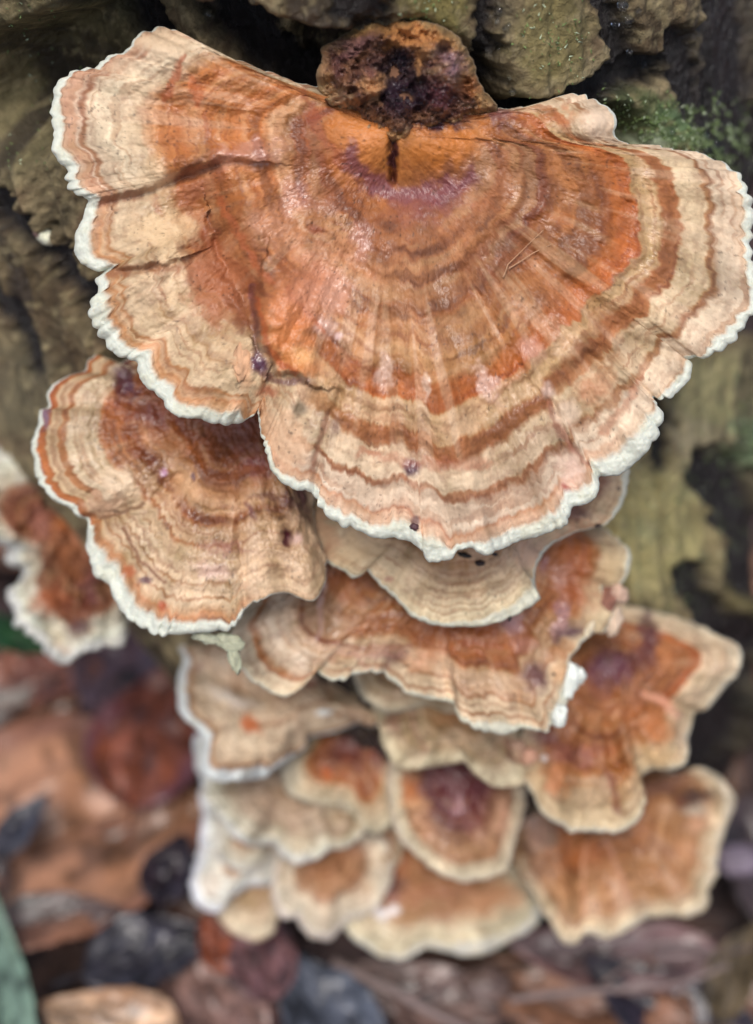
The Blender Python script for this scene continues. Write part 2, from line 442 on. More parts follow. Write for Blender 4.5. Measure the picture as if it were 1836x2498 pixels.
    thin = fbm(wq * 60, S / 220, seed + 43, 2)
    col = col * (1 + .30 * thin)[..., None] ** np.array([.8, 1.0, 1.1])
    lines = sst(.16, .34, fbm(wq * 62 + 3, S / 300, seed + 67, 2)) * sst(.3, .5, q) * (.35 + .9 * np.clip(.5 + fbm(X / 80, Y / 80, seed + 68, 3), 0, 1))
    col = col * (1 - .34 * lines[..., None] * np.array([.7, 1.0, 1.15]))
    tint = sst(.08, .4, fbm(X / 16, Y / 16, seed + 44, 4))
    col = col * (1 - .22 * tint[..., None] * np.array([.75, .95, 1.0]))
    wet = np.clip(wetb + .8 * fbm(X / 60, Y / 60, seed + 45, 4), 0, .8) * (1 - .8 * sst(.75, .95, q))
    col, wet = apply_stains_and_light(X, Y, col, wet, stains_and_light, seed)
    pep = sst(.40, .46, vn(X / 5.0, Y / 5.0, seed + 61)) * sst(.0, .35, vn(X / 120, Y / 120, seed + 62) + .1)
    col = col * (1 - .45 * pep)[..., None]
    pp = sst(.37, .43, vn(X / 8.0, Y / 8.0, seed + 65)) * sst(.05, .3, fbm(X / 70, Y / 70, seed + 66, 3)); col = col * (1 - .5 * pp)[..., None]
    rimc = lin(rimcol) * .9 * (1 + .10 * fbm(X / 22, Y / 22, seed + 46, 4))[..., None]
    rimc = rimc * (1 - .10 * sst(.05, .4, fbm(X / 40, Y / 40, seed + 48, 3))[..., None] * np.array([.3, .5, 1.0]))
    rs = [z for z in stains_and_light if len(z) > 5 and z[5] < 0]
    uv = np.stack([S / F * d0, q * lc, sst(.2, .85, r)], -1)
    loc = ctr + away * .4
    root = parent if parent is not None else thing(name, label, cat, loc, group)
    SURF[root.name] = (X[::2, ::2].ravel(), Y[::2, ::2].ravel(), P[::2, ::2].reshape(-1, 3))
    gap = (trunk_depth(Hx, Hy) - d0)
    if gap > .15:
        hc = to_world(np.array(kx0), np.array(ky0), np.array(d0 + .3 + gap / 2 + .1))
        lump('attachment', hc, [RIGHT * .55, DOWN * .4, FWD * (gap / 2 + .15)], M_PORE, (120, 84, 62), seed, root, nu=16, nv=10, wet=0)
    nc = N
    def part(nm, r0, r1, colv, wetv, uvv, mat):
        g = G[r0:r1 + 1].reshape(-1, 3); f = grid_faces(r1 - r0 + 1, nc)
        if flip: f = f[:, ::-1]
        return mesh_from(nm, g, f, mat, root, colv.reshape(-1, 3), wetv.ravel(), uvv.reshape(-1, 3), vnorm[r0:r1 + 1].reshape(-1, 3), loc=np.array(root['_loc']))
    part('cap', 0, Kc, col[:Kc + 1], wet[:Kc + 1], uv[:Kc + 1], M_CAP)
    nu = 3
    edge_mix = sst(-.02, .42, (q[Kc:] - 1) / np.maximum(1 / rm[None] - 1, 1e-4))[..., None]
    mc = rimc[Kc:] * edge_mix + col[Kc:Kc + 1] * (1 - edge_mix)
    mcol = np.concatenate([mc, np.repeat(rimc[-1:], nu, 0)])
    wm = np.concatenate([wet[Kc:] * .2, np.zeros((nu, N))])
    uvm = np.concatenate([uv[Kc:], np.repeat(uv[-1:], nu, 0)])
    part('margin', Kc, K + nu, mcol, wm, uvm, M_RIM)
    nun = len(under)
    pc = np.tile(lin((214, 198, 170)), (nun - nu + 1, N, 1)) * (1 + .15 * fbm(np.tile(s, (nun - nu + 1, 1)) / 20, np.arange(nun - nu + 1)[:, None] * 1.0 + 0 * s[None], seed + 5, 3))[..., None]
    part('pore_surface', K + nu, K + nun, pc, np.zeros(pc.shape[:2]), np.repeat(uv[-1:], nun - nu + 1, 0), M_PORE)
    return root

# ------------------------------------------------------------------ ground
def build_ground():
    g = np.concatenate([-np.geomspace(1000, 32, 14)[:-1], np.linspace(-32, 32, 260), np.geomspace(32, 1000, 14)[1:]])
    x = g[None, :]; y = (g + 16)[:, None]
    x, y = np.broadcast_arrays(x, y)
    z = 1.1 * fbm(x / 6, y / 6, 5, 5) + .5 * fbm(x / 1.4, y / 1.4, 9, 4) - .8
    P = np.stack([x, y, z], -1)
    m = fbm(x / 3, y / 3, 12, 4)[..., None]; m2 = sst(-.1, .4, fbm(x / 1.2, y / 1.2, 15, 4))[..., None]
    col = lin((58, 44, 42)) * (1 + .8 * m) * (1 - m2) + lin((104, 78, 66)) * m2
    n = len(g)
    o = mesh_from('ground', P.reshape(-1, 3), grid_faces(n, n, False), M_SOIL, None, col.reshape(-1, 3), loc=np.zeros(3))
    o['kind'] = 'structure'
build_ground()

# ------------------------------------------------------------------ trunk
BK = (26, 21, 21)
OL = (116, 103, 64)
TRUNK_DARK = [  # (poly, width px, recess cm)   crevices of wet dark wood between the mossy bark plates
    ([(150, -120), (175, 60), (235, 150), (300, 260), (420, 420)], 62, .34),
    ([(400, -200), (405, 20), (470, 110), (560, 190), (760, 320)], 74, .42),
    ([(560, -200), (565, 60), (590, 200)], 78, .40),
    ([(800, -160), (860, 10), (900, 40)], 60, .25),
    ([(1205, -200), (1200, 60), (1215, 180), (1260, 300)], 34, .38),
    ([(1260, 330), (1400, 250), (1520, 200), (1620, 150)], 36, .40),
    ([(1430, -150), (1500, 20), (1530, 150), (1470, 260)], 44, .26),
    ([(1790, -300), (1800, 200), (1900, 700)], 100, .30),
    ([(1660, 100), (1720, 330), (1790, 420)], 48, .22),
    ([(-60, 430), (60, 560), (130, 640), (230, 760), (330, 900)], 38, .26),
    ([(-30, 700), (60, 800), (100, 900)], 24, .16),
    ([(1740, 780), (1836, 760), (1950, 800)], 46, .25),
    ([(1590, 980), (1640, 1040), (1610, 1120)], 30, .16),
    ([(1760, 1150), (1830, 1260), (1860, 1400)], 74, .34),
    ([(1700, 1420), (1760, 1520), (1830, 1560)], 60, .30),
    ([(1800, 1600), (1760, 1760), (1700, 1900), (1780, 2000)], 92, .40),
    ([(1830, 1900), (1800, 2200)], 80, .40),
]
TRUNK_STAIN_SHADE = [
    ('e', (1010, 1750, 420, 480, 0), (46, 34, 30), 1, .5, .7),  # bark behind the lower brackets painted dark, standing in for shade in the gaps
    ('e', (60, 200, 200, 300, 20), (98, 92, 62), .8, .05, .4),
    ('e', (320, 20, 120, 60, 0), (118, 104, 72), .9, .1, .5),
    ('e', (760, 100, 90, 150, 0), (120, 103, 70), .9, .1, .5),
    ('e', (1060, 20, 90, 120, 0), (125, 115, 66), .9, .1, .5),
    ('e', (1340, 90, 110, 140, 0), (132, 121, 78), .9, .1, .5),
    ('e', (1560, 90, 60, 120, 0), (82, 66, 44), .8, .2, .5),
    ('e', (1560, 290, 170, 90, 8), (84, 92, 56), 1, .25, .5),
    ('e', (1650, 300, 60, 60, 0), (98, 126, 84), .7, .5, .3),
    ('e', (1600, 350, 36, 26, 0), (176, 190, 160), .7, .4, .2),
    ('e', (1760, 350, 30, 26, 0), (150, 176, 140), .8, .5, .2),
    ('e', (100, 720, 150, 160, 40), (88, 72, 50), .8, .1, .4),
    ('e', (60, 950, 120, 160, 20), (98, 92, 72), .7, .1, .4),
    ('e', (1760, 960, 140, 120, 0), (188, 178, 128), .9, .05, .4),
    ('e', (1720, 1080, 110, 60, 20), (184, 170, 134), .8, .05, .3),
    ('e', (1820, 1070, 40, 70, 0), (130, 160, 118), .8, .05, .3),
    ('e', (1600, 1300, 170, 190, 0), (182, 170, 116), .95, .05, .5),
    ('e', (1570, 1290, 50, 40, 0), (140, 146, 110), .5, .05, .2),
    ('e', (1820, 1440, 60, 60, 0), (124, 112, 66), .9, .05, .5),
    ('e', (1800, 1700, 60, 90, 0), (70, 72, 58), .6, .3, .4),
]
def trunk_material_pass(X, Y, ang, v):
    n1 = fbm(X / 70, Y / 110, 101, 5); n2 = fbm(X / 18, Y / 26, 103, 4)
    col = np.tile(lin((134, 120, 90)), X.shape + (1,)) * np.clip(1 + .7 * n1 + .8 * n2, .1, 3)[..., None]
    br = sst(-.05, .35, fbm(X / 50, Y / 60, 107, 4))[..., None]
    col = col * (1 - .6 * br) + lin((96, 74, 54)) * .6 * br
    wet = np.clip(.08 + .3 * n1, 0, 1)
    col, wet = apply_stains_and_light(X, Y, col, wet, TRUNK_STAIN_SHADE, 5)
    fb = fbm(ang * 6.3 / .16, v / 1.3, 131, 4); col = col * np.clip(1 + .55 * fb, .2, 2.5)[..., None]
    ct = sst(.12, .34, fbm(ang * 6.3 / .9, v / 1.6, 135, 5)); col = col + .75 * ct[..., None] * (lin((44, 34, 30)) - col); wet = wet + .6 * ct
    lt = sst(.18, .4, fbm(X / 20, Y / 20, 137, 4)); col = col + .5 * lt[..., None] * (lin((164, 150, 112)) - col)
    rec = np.zeros(X.shape)
    wx = 34 * fbm(X / 40, Y / 40, 111, 4); wy = 34 * fbm(X / 40, Y / 40, 117, 4)
    for pts, w, dp in TRUNK_DARK:
        d, _ = seg_dist(X + wx, Y + wy, pts)
        a = 1 - sst(.45, 1.15, d / w)
        rec = np.maximum(rec, a * dp)
        col = col + a[..., None] * (lin(BK) * (1 + .7 * n2)[..., None] - col)
        wet = wet + a * (.85 - wet)
    return col, wet, rec

def build_trunk():
    nv, nu = 760, 760
    Yk = np.linspace(-1500, 3000, nv)
    T = t_front(Yk); X0 = xc(Yk); R = rad(Yk)
    Fp = pix(X0, Yk, T)
    ax = np.gradient(Fp, axis=0); ax = np.stack([csm for csm in [np.convolve(np.pad(ax[:, i], 20, 'edge'), np.ones(41) / 41, 'valid') for i in range(3)]], -1)
    ax /= np.linalg.norm(ax, axis=1)[:, None]
    m = FWD[None] - (ax @ FWD)[:, None] * ax; m /= np.linalg.norm(m, axis=1)[:, None]
    side = np.cross(ax, m)
    cen = Fp + m * R[:, None]
    # more vertices on the side that is seen
    u = np.linspace(-1, 1, nu, endpoint=False); th = np.pi * (0.55 * u + .45 * u ** 3)
    ca, sa = np.cos(th), np.sin(th)
    nrm = -m[:, None] * ca[None, :, None] + side[:, None] * sa[None, :, None]
    P0 = cen[:, None] + nrm * R[:, None, None]
    X, Y, D = project(P0)
    back = (ca < -.1)
    X2 = np.where(back[None], X + 4000, X)
    ang = th[None] + 0 * X
    al = np.concatenate([[0], np.cumsum(np.linalg.norm(np.diff(cen, axis=0), axis=1))])[:, None] + 0 * X
    arc = ang * 6.3
    col, wet, rec = trunk_material_pass(X2, Y, ang, al)
    h = .34 * fbm(arc / 3.2, al / 6.5, 201, 4) + .11 * fbm(arc / .6, al / 5.0, 205, 4) + .10 * fbm(arc / .22, al / 1.1, 209, 4) + .035 * fbm(arc / .07, al / .09, 213, 3) + .07 * fbm(arc / .16, al / 1.3, 131, 4) - .04 * sst(.12, .34, fbm(arc / .9, al / 1.6, 135, 5))
    h = h * (1 - .35 * sst(0, .2, rec))
    h = h - rec
    for pts, w_, dp in [([(60, 230), (300, 150), (600, 200), (900, 290)], 190, 1.3), ([(820, 200), (1000, 170), (1160, 260)], 150, .55), ([(1000, 330), (1500, 360)], 120, .6)]:
        dd, _ = seg_dist(X2, Y, pts); h = h - dp * (1 - sst(.45, 1.0, dd / w_))
    P = P0 + nrm * h[..., None]
    loc = cen[int(nv * .6)].copy()
    t = thing('tree_trunk', 'leaning mossy trunk with wet dark crevices that carries all the brackets', 'tree', loc)
    SURF['trunk'] = tuple(a[:, ::1][:, ca > .15].reshape((-1,) + a.shape[2:]) for a in (lambda q: (q[0], q[1], P))(project(P)))
    fn = np.cross(np.roll(P, -1, 1)[1:] - P[:-1], P[1:] - np.roll(P, -1, 1)[:-1])
    vnm = np.zeros_like(P)
    for dr in (0, 1):
        for dc in (0, 1):
            g = np.roll(fn, dc, 1)
            if dr == 0: vnm[:-1] += g
            else: vnm[1:] += g
    vnm /= np.linalg.norm(vnm, axis=-1, keepdims=True) + 1e-12
    if (vnm * nrm).sum(-1).mean() < 0: vnm = -vnm; rev = True
    else: rev = False
    # separate the raised bark plates from the crevice wood between them
    st = 4
    plate = (rec[::st, ::st] < .06)
    labm = np.zeros(plate.shape, int); cur = 0
    pr, pc = plate.shape
    for i in range(pr):
        for j in range(pc):
            if plate[i, j] and labm[i, j] == 0:
                cur += 1; stack = [(i, j)]; labm[i, j] = cur
                while stack:
                    a, c_ = stack.pop()
                    for da, dc in ((1, 0), (-1, 0), (0, 1), (0, -1)):
                        x_, y_ = a + da, (c_ + dc) % pc
                        if 0 <= x_ < pr and plate[x_, y_] and labm[x_, y_] == 0:
                            labm[x_, y_] = cur; stack.append((x_, y_))
    for k in range(1, cur + 1):
        if (labm == k).sum() < 40: labm[labm == k] = 0
    big = np.repeat(np.repeat(labm, st, 0), st, 1)[:nv, :nu]
    f = grid_faces(nv, nu)
    if rev: f = f[:, ::-1]
    below = P[..., 2].reshape(-1)[f].max(1) > -3.0
    fl = big[:-1, :].reshape(-1)
    Pf = P.reshape(-1, 3); cf = col.reshape(-1, 3); wf = wet.ravel(); nf = vnm.reshape(-1, 3)
    for k in np.unique(fl):
        ff = f[below & (fl == k)]
        if len(ff) == 0: continue
        ids, inv = np.unique(ff, return_inverse=True)
        mesh_from('crevice_wood' if k == 0 else 'bark_plate', Pf[ids], inv.reshape(-1, 4), M_BARK, t, cf[ids], wf[ids], nrm=nf[ids], loc=loc)
    return t
TRUNK = build_trunk()

# ------------------------------------------------------------------ the brackets (outlines follow the real margins)
ORG = (182, 108, 56)
CREAM = (208, 176, 144)
# main
A_R = [(0, (186, 112, 52)), (.08, (182, 106, 50)), (.12, (130, 72, 60)), (.17, (118, 66, 60)), (.22, (146, 86, 58)), (.26, (176, 116, 80)), (.30, (154, 90, 56)), (.35, (178, 118, 82)), (.38, (150, 84, 50)),
       (.41, (184, 126, 86)), (.45, (152, 84, 46)), (.49, (186, 126, 84)), (.52, (160, 90, 48)), (.55, (190, 134, 88)), (.595, (184, 124, 78)), (.61, (164, 86, 40)), (.672, (170, 86, 36)), (.682, (196, 150, 108)),
       (.745, (196, 150, 110)), (.757, (158, 92, 56)), (.795, (164, 98, 64)), (.81, (202, 164, 130)), (.885, (206, 170, 138)), (.893, (166, 108, 80)), (.903, (168, 110, 82)), (.912, (206, 170, 144)),
       (.966, (208, 174, 150)), (.976, (182, 124, 94)), (.986, (196, 146, 116)), (1.02, (206, 168, 140))]
A_RS = [(0, (186, 112, 52)), (.10, (170, 98, 54)), (.15, (120, 66, 58)), (.22, (140, 82, 58)), (.30, (150, 88, 58)), (.36, (158, 92, 56)), (.385, (122, 58, 32)), (.44, (120, 56, 32)),
        (.46, (166, 98, 58)), (.54, (158, 92, 50)), (.60, (166, 94, 48)), (.66, (176, 88, 34)), (.694, (174, 86, 34)), (.702, (188, 144, 98)), (.755, (190, 144, 102)),
        (.768, (158, 92, 56)), (.81, (164, 98, 62)), (.82, (200, 164, 126)), (.895, (198, 162, 124)), (.905, (160, 108, 76)), (.917, (164, 112, 80)), (.927, (214, 180, 150)), (.97, (214, 180, 152)), (1.02, (206, 168, 138))]
A_L = [(0, (190, 115, 50)), (.1, (192, 114, 52)), (.2, (186, 106, 52)), (.26, (130, 56, 32)), (.29, (156, 80, 40)), (.33, (132, 68, 36)), (.36, (196, 128, 80)), (.385, (202, 142, 98)),
       (.405, (172, 94, 46)), (.45, (188, 108, 54)), (.55, (184, 104, 50)), (.60, (178, 100, 50)), (.63, (196, 128, 80)), (.66, (184, 104, 54)), (.72, (178, 104, 56)), (.745, (188, 126, 80)), (.775, (190, 140, 102)), (.79, (206, 170, 134)), (.87, (214, 184, 152)),
       (.93, (212, 178, 148)), (.942, (172, 118, 92)), (.952, (170, 116, 92)), (.962, (210, 170, 144)), (.972, (190, 138, 108)), (.99, (194, 140, 110)), (1.02, (206, 168, 140))]
A_LL = [(0, (186, 112, 52)), (.15, (182, 108, 56)), (.25, (176, 100, 56)), (.35, (186, 120, 86)), (.45, (190, 130, 98)), (.52, (168, 96, 58)), (.62, (152, 88, 56)), (.70, (166, 104, 66)), (.725, (168, 108, 68)),
        (.745, (202, 162, 118)), (.85, (204, 164, 124)), (.86, (170, 124, 90)), (.868, (198, 156, 116)), (.90, (206, 168, 128)), (.945, (204, 166, 128)), (.955, (176, 116, 74)), (.97, (206, 162, 120)), (.985, (184, 122, 80)), (1.02, (198, 152, 116))]
main_out = [(918, 262), (867, 233), (834, 224), (778, 212), (722, 203), (678, 186), (639, 172), (600, 156), (556, 139), (500, 119), (461, 98), (433, 81), (389, 66), (345, 81), (322, 104), (300, 131), (261, 142), (233, 162), (183, 170), (161, 186),
            (137, 205), (133, 239), (127, 267), (126, 311), (131, 361), (147, 389), (158, 410), (158, 439), (172, 461), (194, 478), (216, 487), (212, 511), (194, 550), (183, 589), (186, 622), (203, 647), (233, 661), (256, 660),
            (233, 680), (240, 702), (219, 744), (219, 772), (239, 806), (256, 836), (272, 861), (303, 878), (328, 887), (333, 917), (350, 944), (389, 966), (406, 994), (445, 1022), (483, 1025), (533, 1036), (583, 1033), (617, 1014), (630, 1000),
            (628, 1030), (642, 1083), (650, 1117), (672, 1161), (706, 1189), (745, 1199), (764, 1200), (772, 1222), (789, 1250), (834, 1281), (867, 1288), (918, 1305), (979, 1313), (1016, 1333), (1037, 1365), (1062, 1371), (1101, 1361), (1120, 1341), (1151, 1335), (1174, 1350), (1196, 1353), (1235, 1339), (1279, 1317),
            (1329, 1300), (1374, 1283), (1388, 1261), (1401, 1240), (1446, 1219), (1457, 1189), (1460, 1164), (1496, 1160), (1540, 1139), (1585, 1095), (1613, 1045), (1615, 1011), (1597, 976), (1620, 973), (1657, 950), (1682, 922), (1685, 889), (1674, 877), (1707, 872), (1763, 856), (1796, 828), (1822, 783), (1844, 760), (1852, 720), (1843, 680),
            (1838, 650), (1829, 611), (1838, 533), (1829, 478), (1810, 431), (1785, 416), (1752, 395), (1696, 378), (1640, 368), (1585, 356), (1529, 350), (1500, 340), (1501, 300), (1490, 272), (1463, 256), (1424, 238), (1396, 236), (1351, 252), (1307, 264), (1274, 270), (1229, 268), (1185, 258), (1130, 240), (1080, 240), (1020, 262), (980, 290), (960, 300)]
PUR = (84, 44, 52)
main_stains_and_light = [
    ('e', (1090, 355, 130, 50, -20), (186, 112, 46), .9, .2, .3),
    ('e', (880, 330, 90, 80, 30), (190, 116, 54), .8, .2, .3),
    ('p', ([(850, 375), (900, 440), (965, 475), (1060, 470), (1150, 440)], 30), (112, 60, 66), .85, .4, .2),
    ('e', (1040, 500, 110, 50, -15), (128, 74, 72), .6, .4, .1),
    ('p', ([(962, 290), (958, 440)], 9), (96, 48, 34), .9, None, .3),
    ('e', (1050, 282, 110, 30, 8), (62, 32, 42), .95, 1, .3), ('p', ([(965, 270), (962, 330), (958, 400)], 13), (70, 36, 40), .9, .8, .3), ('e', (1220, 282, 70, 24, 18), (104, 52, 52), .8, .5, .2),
    ('p', ([(740, 225), (780, 330), (840, 400)], 14), (132, 60, 34), .6, None, .2),
    ('e', (1345, 290, 90, 22, -8), (172, 100, 58), .6, None, .2), ('e', (1450, 300, 44, 50, 0), (218, 192, 164), .9, 0, .4),
    ('e', (400, 110, 90, 44, 10), (208, 182, 150), .9, 0, .4), ('e', (290, 160, 50, 26, -10), (196, 168, 138), .7, 0, .3),
    ('p', ([(445, 140), (425, 200), (400, 240)], 11), (150, 78, 42), .8, None, .3), ('p', ([(470, 200), (480, 250)], 14), (166, 88, 46), .7, None, .3),
    ('p', ([(482, 386), (455, 410), (430, 445)], 14), (104, 62, 42), .8, .2, .2), ('p', ([(376, 483), (427, 585), (452, 650)], 9), (150, 96, 62), .7, None, .2),
    ('p', ([(508, 551), (529, 640), (575, 746), (597, 801)], 24), (112, 62, 38), .8, .3, .2), ('p', ([(537, 483), (563, 543), (605, 610), (630, 661), (664, 682)], 13), (160, 84, 44), .8, .2, .2),
    ('e', (560, 640, 26, 60, -30), (184, 124, 84), .6, .3, .2), ('e', (796, 505, 50, 26, 0), (148, 98, 74), .7, .5, .2), ('e', (766, 560, 24, 16, 0), (136, 68, 40), .8, .2, .2), ('e', (470, 680, 34, 30, 0), (178, 140, 116), .5, .3, .2),
    ('e', (510, 760, 60, 40, 30), (158, 104, 68), .7, .1, .2), ('e', (590, 720, 30, 60, -20), (134, 82, 54), .6, .2, .2),
    ('e', (600, 375, 110, 34, -10), (188, 136, 118), .6, .9, .3), ('e', (720, 480, 44, 56, 20), (186, 130, 112), .5, .9, .3),  # pale lilac ellipses: sky sheen painted into the colour, on top of real gloss
    ('e', (660, 560, 70, 60, 20), (186, 130, 96), .6, .5, .2), ('e', (880, 590, 30, 60, 10), (184, 132, 116), .5, .8, .3),  # the narrow pale ellipse is painted sheen too
    ('e', (480, 460, 70, 36, -30), (152, 90, 60), .7, .3, .2),
    ('p', ([(235, 500), (330, 480), (430, 440), (520, 400)], 15), (134, 84, 60), .75, .1, .2),  # brown line paints the shade below the raised wing edge
    ('p', ([(245, 668), (340, 660), (430, 650)], 14), (140, 88, 58), .7, .1, .2),  # likewise painted shade, below the next lobe edge
    ('p', ([(450, 520), (560, 640), (620, 700)], 26), (150, 82, 44), .6, .2, .1),
    ('e', (510, 700, 70, 120, -20), (156, 92, 56), .8, .1, .3), ('e', (400, 560, 90, 60, 0), (206, 176, 136), .8, 0, .4), ('e', (375, 440, 60, 50, 0), (210, 184, 148), .6, 0, .3),
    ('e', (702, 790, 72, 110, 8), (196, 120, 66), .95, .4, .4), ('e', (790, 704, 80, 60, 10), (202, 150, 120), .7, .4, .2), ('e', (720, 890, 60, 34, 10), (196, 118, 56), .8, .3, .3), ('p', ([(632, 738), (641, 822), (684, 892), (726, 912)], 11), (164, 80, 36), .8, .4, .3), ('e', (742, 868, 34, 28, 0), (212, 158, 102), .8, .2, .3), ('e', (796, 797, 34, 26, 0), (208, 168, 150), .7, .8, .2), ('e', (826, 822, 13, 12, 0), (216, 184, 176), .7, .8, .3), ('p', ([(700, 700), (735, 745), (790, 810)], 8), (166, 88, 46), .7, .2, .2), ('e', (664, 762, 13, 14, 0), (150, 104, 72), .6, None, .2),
    ('e', (760, 700, 90, 110, 30), (186, 120, 86), .7, .4, .2), ('e', (820, 720, 44, 60, 20), (198, 148, 122), .6, .7, .2),
    ('p', ([(618, 700), (622, 790), (624, 860), (642, 915), (700, 934), (745, 930)], 11), (96, 54, 58), .7, .8, .2), ('e', (630, 888, 26, 34, -20), (80, 44, 64), .95, 1, .3), ('e', (817, 1042, 20, 24, 0), (118, 86, 74), .7, .2, .2), ('e', (596, 900, 26, 60, 0), (196, 150, 112), .8, 0, .3), ('e', (655, 955, 30, 18, 0), (166, 100, 70), .8, .1, .3),
    ('e', (730, 998, 20, 22, 0), (98, 84, 62), .85, .1, .3), ('p', ([(800, 1010), (775, 1080), (765, 1150)], 10), (140, 96, 72), .7, None, .2),
    ('e', (690, 1070, 50, 90, -30), (196, 158, 124), .8, 0, .4),
    ('e', (1005, 1138, 24, 26, 0), (78, 46, 58), .95, .8, .4), ('p', ([(880, 1105), (1060, 1135), (1180, 1125)], 16), (158, 92, 62), .5, None, .2), ('e', (1012, 1270, 14, 16, 0), (96, 62, 56), .9, .2, .4),
    ('e', (1270, 620, 60, 40, -40), (142, 84, 48), .6, .2, .2), ('e', (1230, 600, 40, 24, -40), (118, 80, 56), .7, .2, .2),
    ('e', (1330, 790, 130, 30, 35), (204, 158, 122), .4, .4, .1), ('e', (1460, 890, 90, 26, -10), (148, 104, 66), .6, .1, .2), ('p', ([(1345, 985), (1370, 1060), (1430, 1130)], 11), (126, 72, 54), .7, None, .2),
    ('e', (1385, 1010, 34, 34, 0), (210, 184, 158), .7, .1, .3), ('e', (1450, 950, 60, 34, -30), (176, 112, 72), .6, .1, .2), ('p', ([(1470, 1050), (1530, 990), (1560, 930)], 12), (170, 112, 82), .6, None, .2),
    ('e', (1390, 1150, 36, 60, -15), (208, 172, 152), .7, .1, .3), ('e', (1380, 1190, 16, 10, 50), (150, 60, 50), .8, .3, .3),
    ('e', (935, 910, 22, 46, 5), (208, 176, 156), .7, .7, .3), ('e', (1040, 940, 9, 36, 0), (212, 184, 160), .7, .7, .3), ('e', (1190, 940, 24, 60, -25), (206, 168, 148), .7, .7, .3),  # pale streaks: wet sheen painted into the colour
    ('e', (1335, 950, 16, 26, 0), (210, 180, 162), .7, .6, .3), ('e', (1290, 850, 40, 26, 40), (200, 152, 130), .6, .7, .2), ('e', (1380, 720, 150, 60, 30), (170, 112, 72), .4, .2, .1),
]
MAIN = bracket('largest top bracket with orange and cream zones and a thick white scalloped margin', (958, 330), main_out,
        [(1200, 1250, A_R), (1750, 560, A_RS), (1560, 760, A_RS), (150, 300, A_L), (480, 200, A_L), (300, 760, A_LL), (470, 960, A_LL), (900, 1200, A_R)],
        [(918, 262, 3), (600, 156, 4), (389, 66, 6), (161, 186, 12), (140, 205, 24), (127, 300, 30), (160, 430, 40), (190, 560, 48), (200, 640, 46), (233, 690, 40), (225, 780, 62), (280, 860, 48), (360, 950, 50), (440, 1020, 44), (540, 1036, 40), (620, 1010, 8), (632, 1040, 10), (660, 1130, 28), (720, 1190, 30),
         (775, 1225, 26), (834, 1281, 40), (918, 1300, 44), (1050, 1370, 60), (1130, 1340, 18), (1190, 1353, 34), (1280, 1317, 40), (1370, 1280, 50), (1440, 1220, 46), (1500, 1160, 56), (1600, 1080, 60), (1615, 1000, 40), (1600, 975, 6), (1660, 950, 28), (1685, 900, 22), (1700, 873, 12), (1790, 830, 40), (1850, 720, 30), (1832, 611, 22),
         (1838, 500, 30), (1800, 425, 14), (1752, 395, 3), (1600, 358, 3), (1495, 300, 6), (1400, 236, 3), (1200, 262, 3)],
        11, N=1560, K=330, gy=-.13, gx=0.02, droop=.55, fold=.16, scal=7, scal_l=44, stains_and_light=main_stains_and_light, wetb=.08, rough=.03, tr=.06, thick=.7,
        bumps=[(430, 90, 330, 170, 18, .7), (960, 330, 170, 70, 0, .28), (1480, 270, 330, 110, 6, .5), (700, 790, 80, 120, 8, .34), (600, 480, 60, 90, -20, .12), (640, 560, 40, 100, -25, .10), (500, 560, 40, 90, -20, -.12), (880, 640, 90, 120, 0, -.10), (520, 640, 80, 150, -25, -.28), (1090, 360, 110, 60, 0, .10), (1450, 290, 50, 36, 0, .18), (380, 105, 90, 40, 0, .15), (620, 380, 120, 36, -12, .12),
               (960, 470, 140, 60, 0, -.22), (1250, 620, 160, 90, -30, -.12), (1470, 880, 110, 36, -15, -.12), (330, 560, 110, 70, 0, .14), (330, 330, 120, 90, 0, .12)],
        creases=[([(220, 500), (330, 482), (440, 440), (540, 395)], 15, .09), ([(256, 664), (350, 655), (470, 600)], 14, .07), ([(630, 1000), (640, 930), (625, 830), (612, 720)], 14, .05),
                 ([(764, 1210), (790, 1060), (830, 960)], 11, .07), ([(1460, 1165), (1390, 1090), (1345, 980)], 13, .09), ([(1600, 975), (1500, 930), (1440, 870)], 14, .08), ([(1680, 876), (1540, 830)], 12, .05), ([(960, 290), (957, 440)], 9, .18)],
        steps=[([(640, 655), (622, 740), (634, 830), (680, 905), (745, 928)], 8, .17, 60), ([(632, 1000), (640, 960), (650, 930)], 8, .12, 40), ([(214, 502), (300, 480), (380, 458), (450, 422), (540, 388), (610, 392)], 12, .14, 70), ([(256, 662), (340, 652), (400, 645), (440, 630)], 9, .13, 55), ([(508, 530), (530, 640), (580, 746), (610, 810)], 12, -.10, 50)])

# second tier, left
B1 = [(0, (120, 60, 50)), (.2, (150, 78, 44)), (.35, (168, 90, 48)), (.42, (186, 130, 92)), (.50, (196, 150, 116)), (.53, (168, 92, 48)), (.57, (166, 92, 52)), (.60, (196, 152, 112)), (.66, (200, 158, 120)), (.675, (156, 92, 60)), (.70, (200, 160, 122)), (.83, (204, 166, 130)),
      (.84, (150, 100, 68)), (.86, (204, 166, 130)), (.9, (206, 166, 130)), (.91, (168, 110, 76)), (.925, (206, 168, 132)), (.965, (198, 150, 108)), (.985, (184, 120, 80)), (1.02, (196, 148, 112))]
B1L = [(0, (120, 60, 50)), (.3, (158, 82, 42)), (.55, (166, 88, 46)), (.66, (162, 84, 42)), (.70, (176, 104, 62)), (.715, (204, 170, 136)), (.86, (206, 174, 140)), (.87, (166, 104, 68)), (.90, (172, 108, 70)), (.91, (206, 168, 128)), (.955, (206, 166, 124)), (.965, (176, 96, 48)), (.99, (178, 98, 52)), (1.02, (190, 120, 84))]
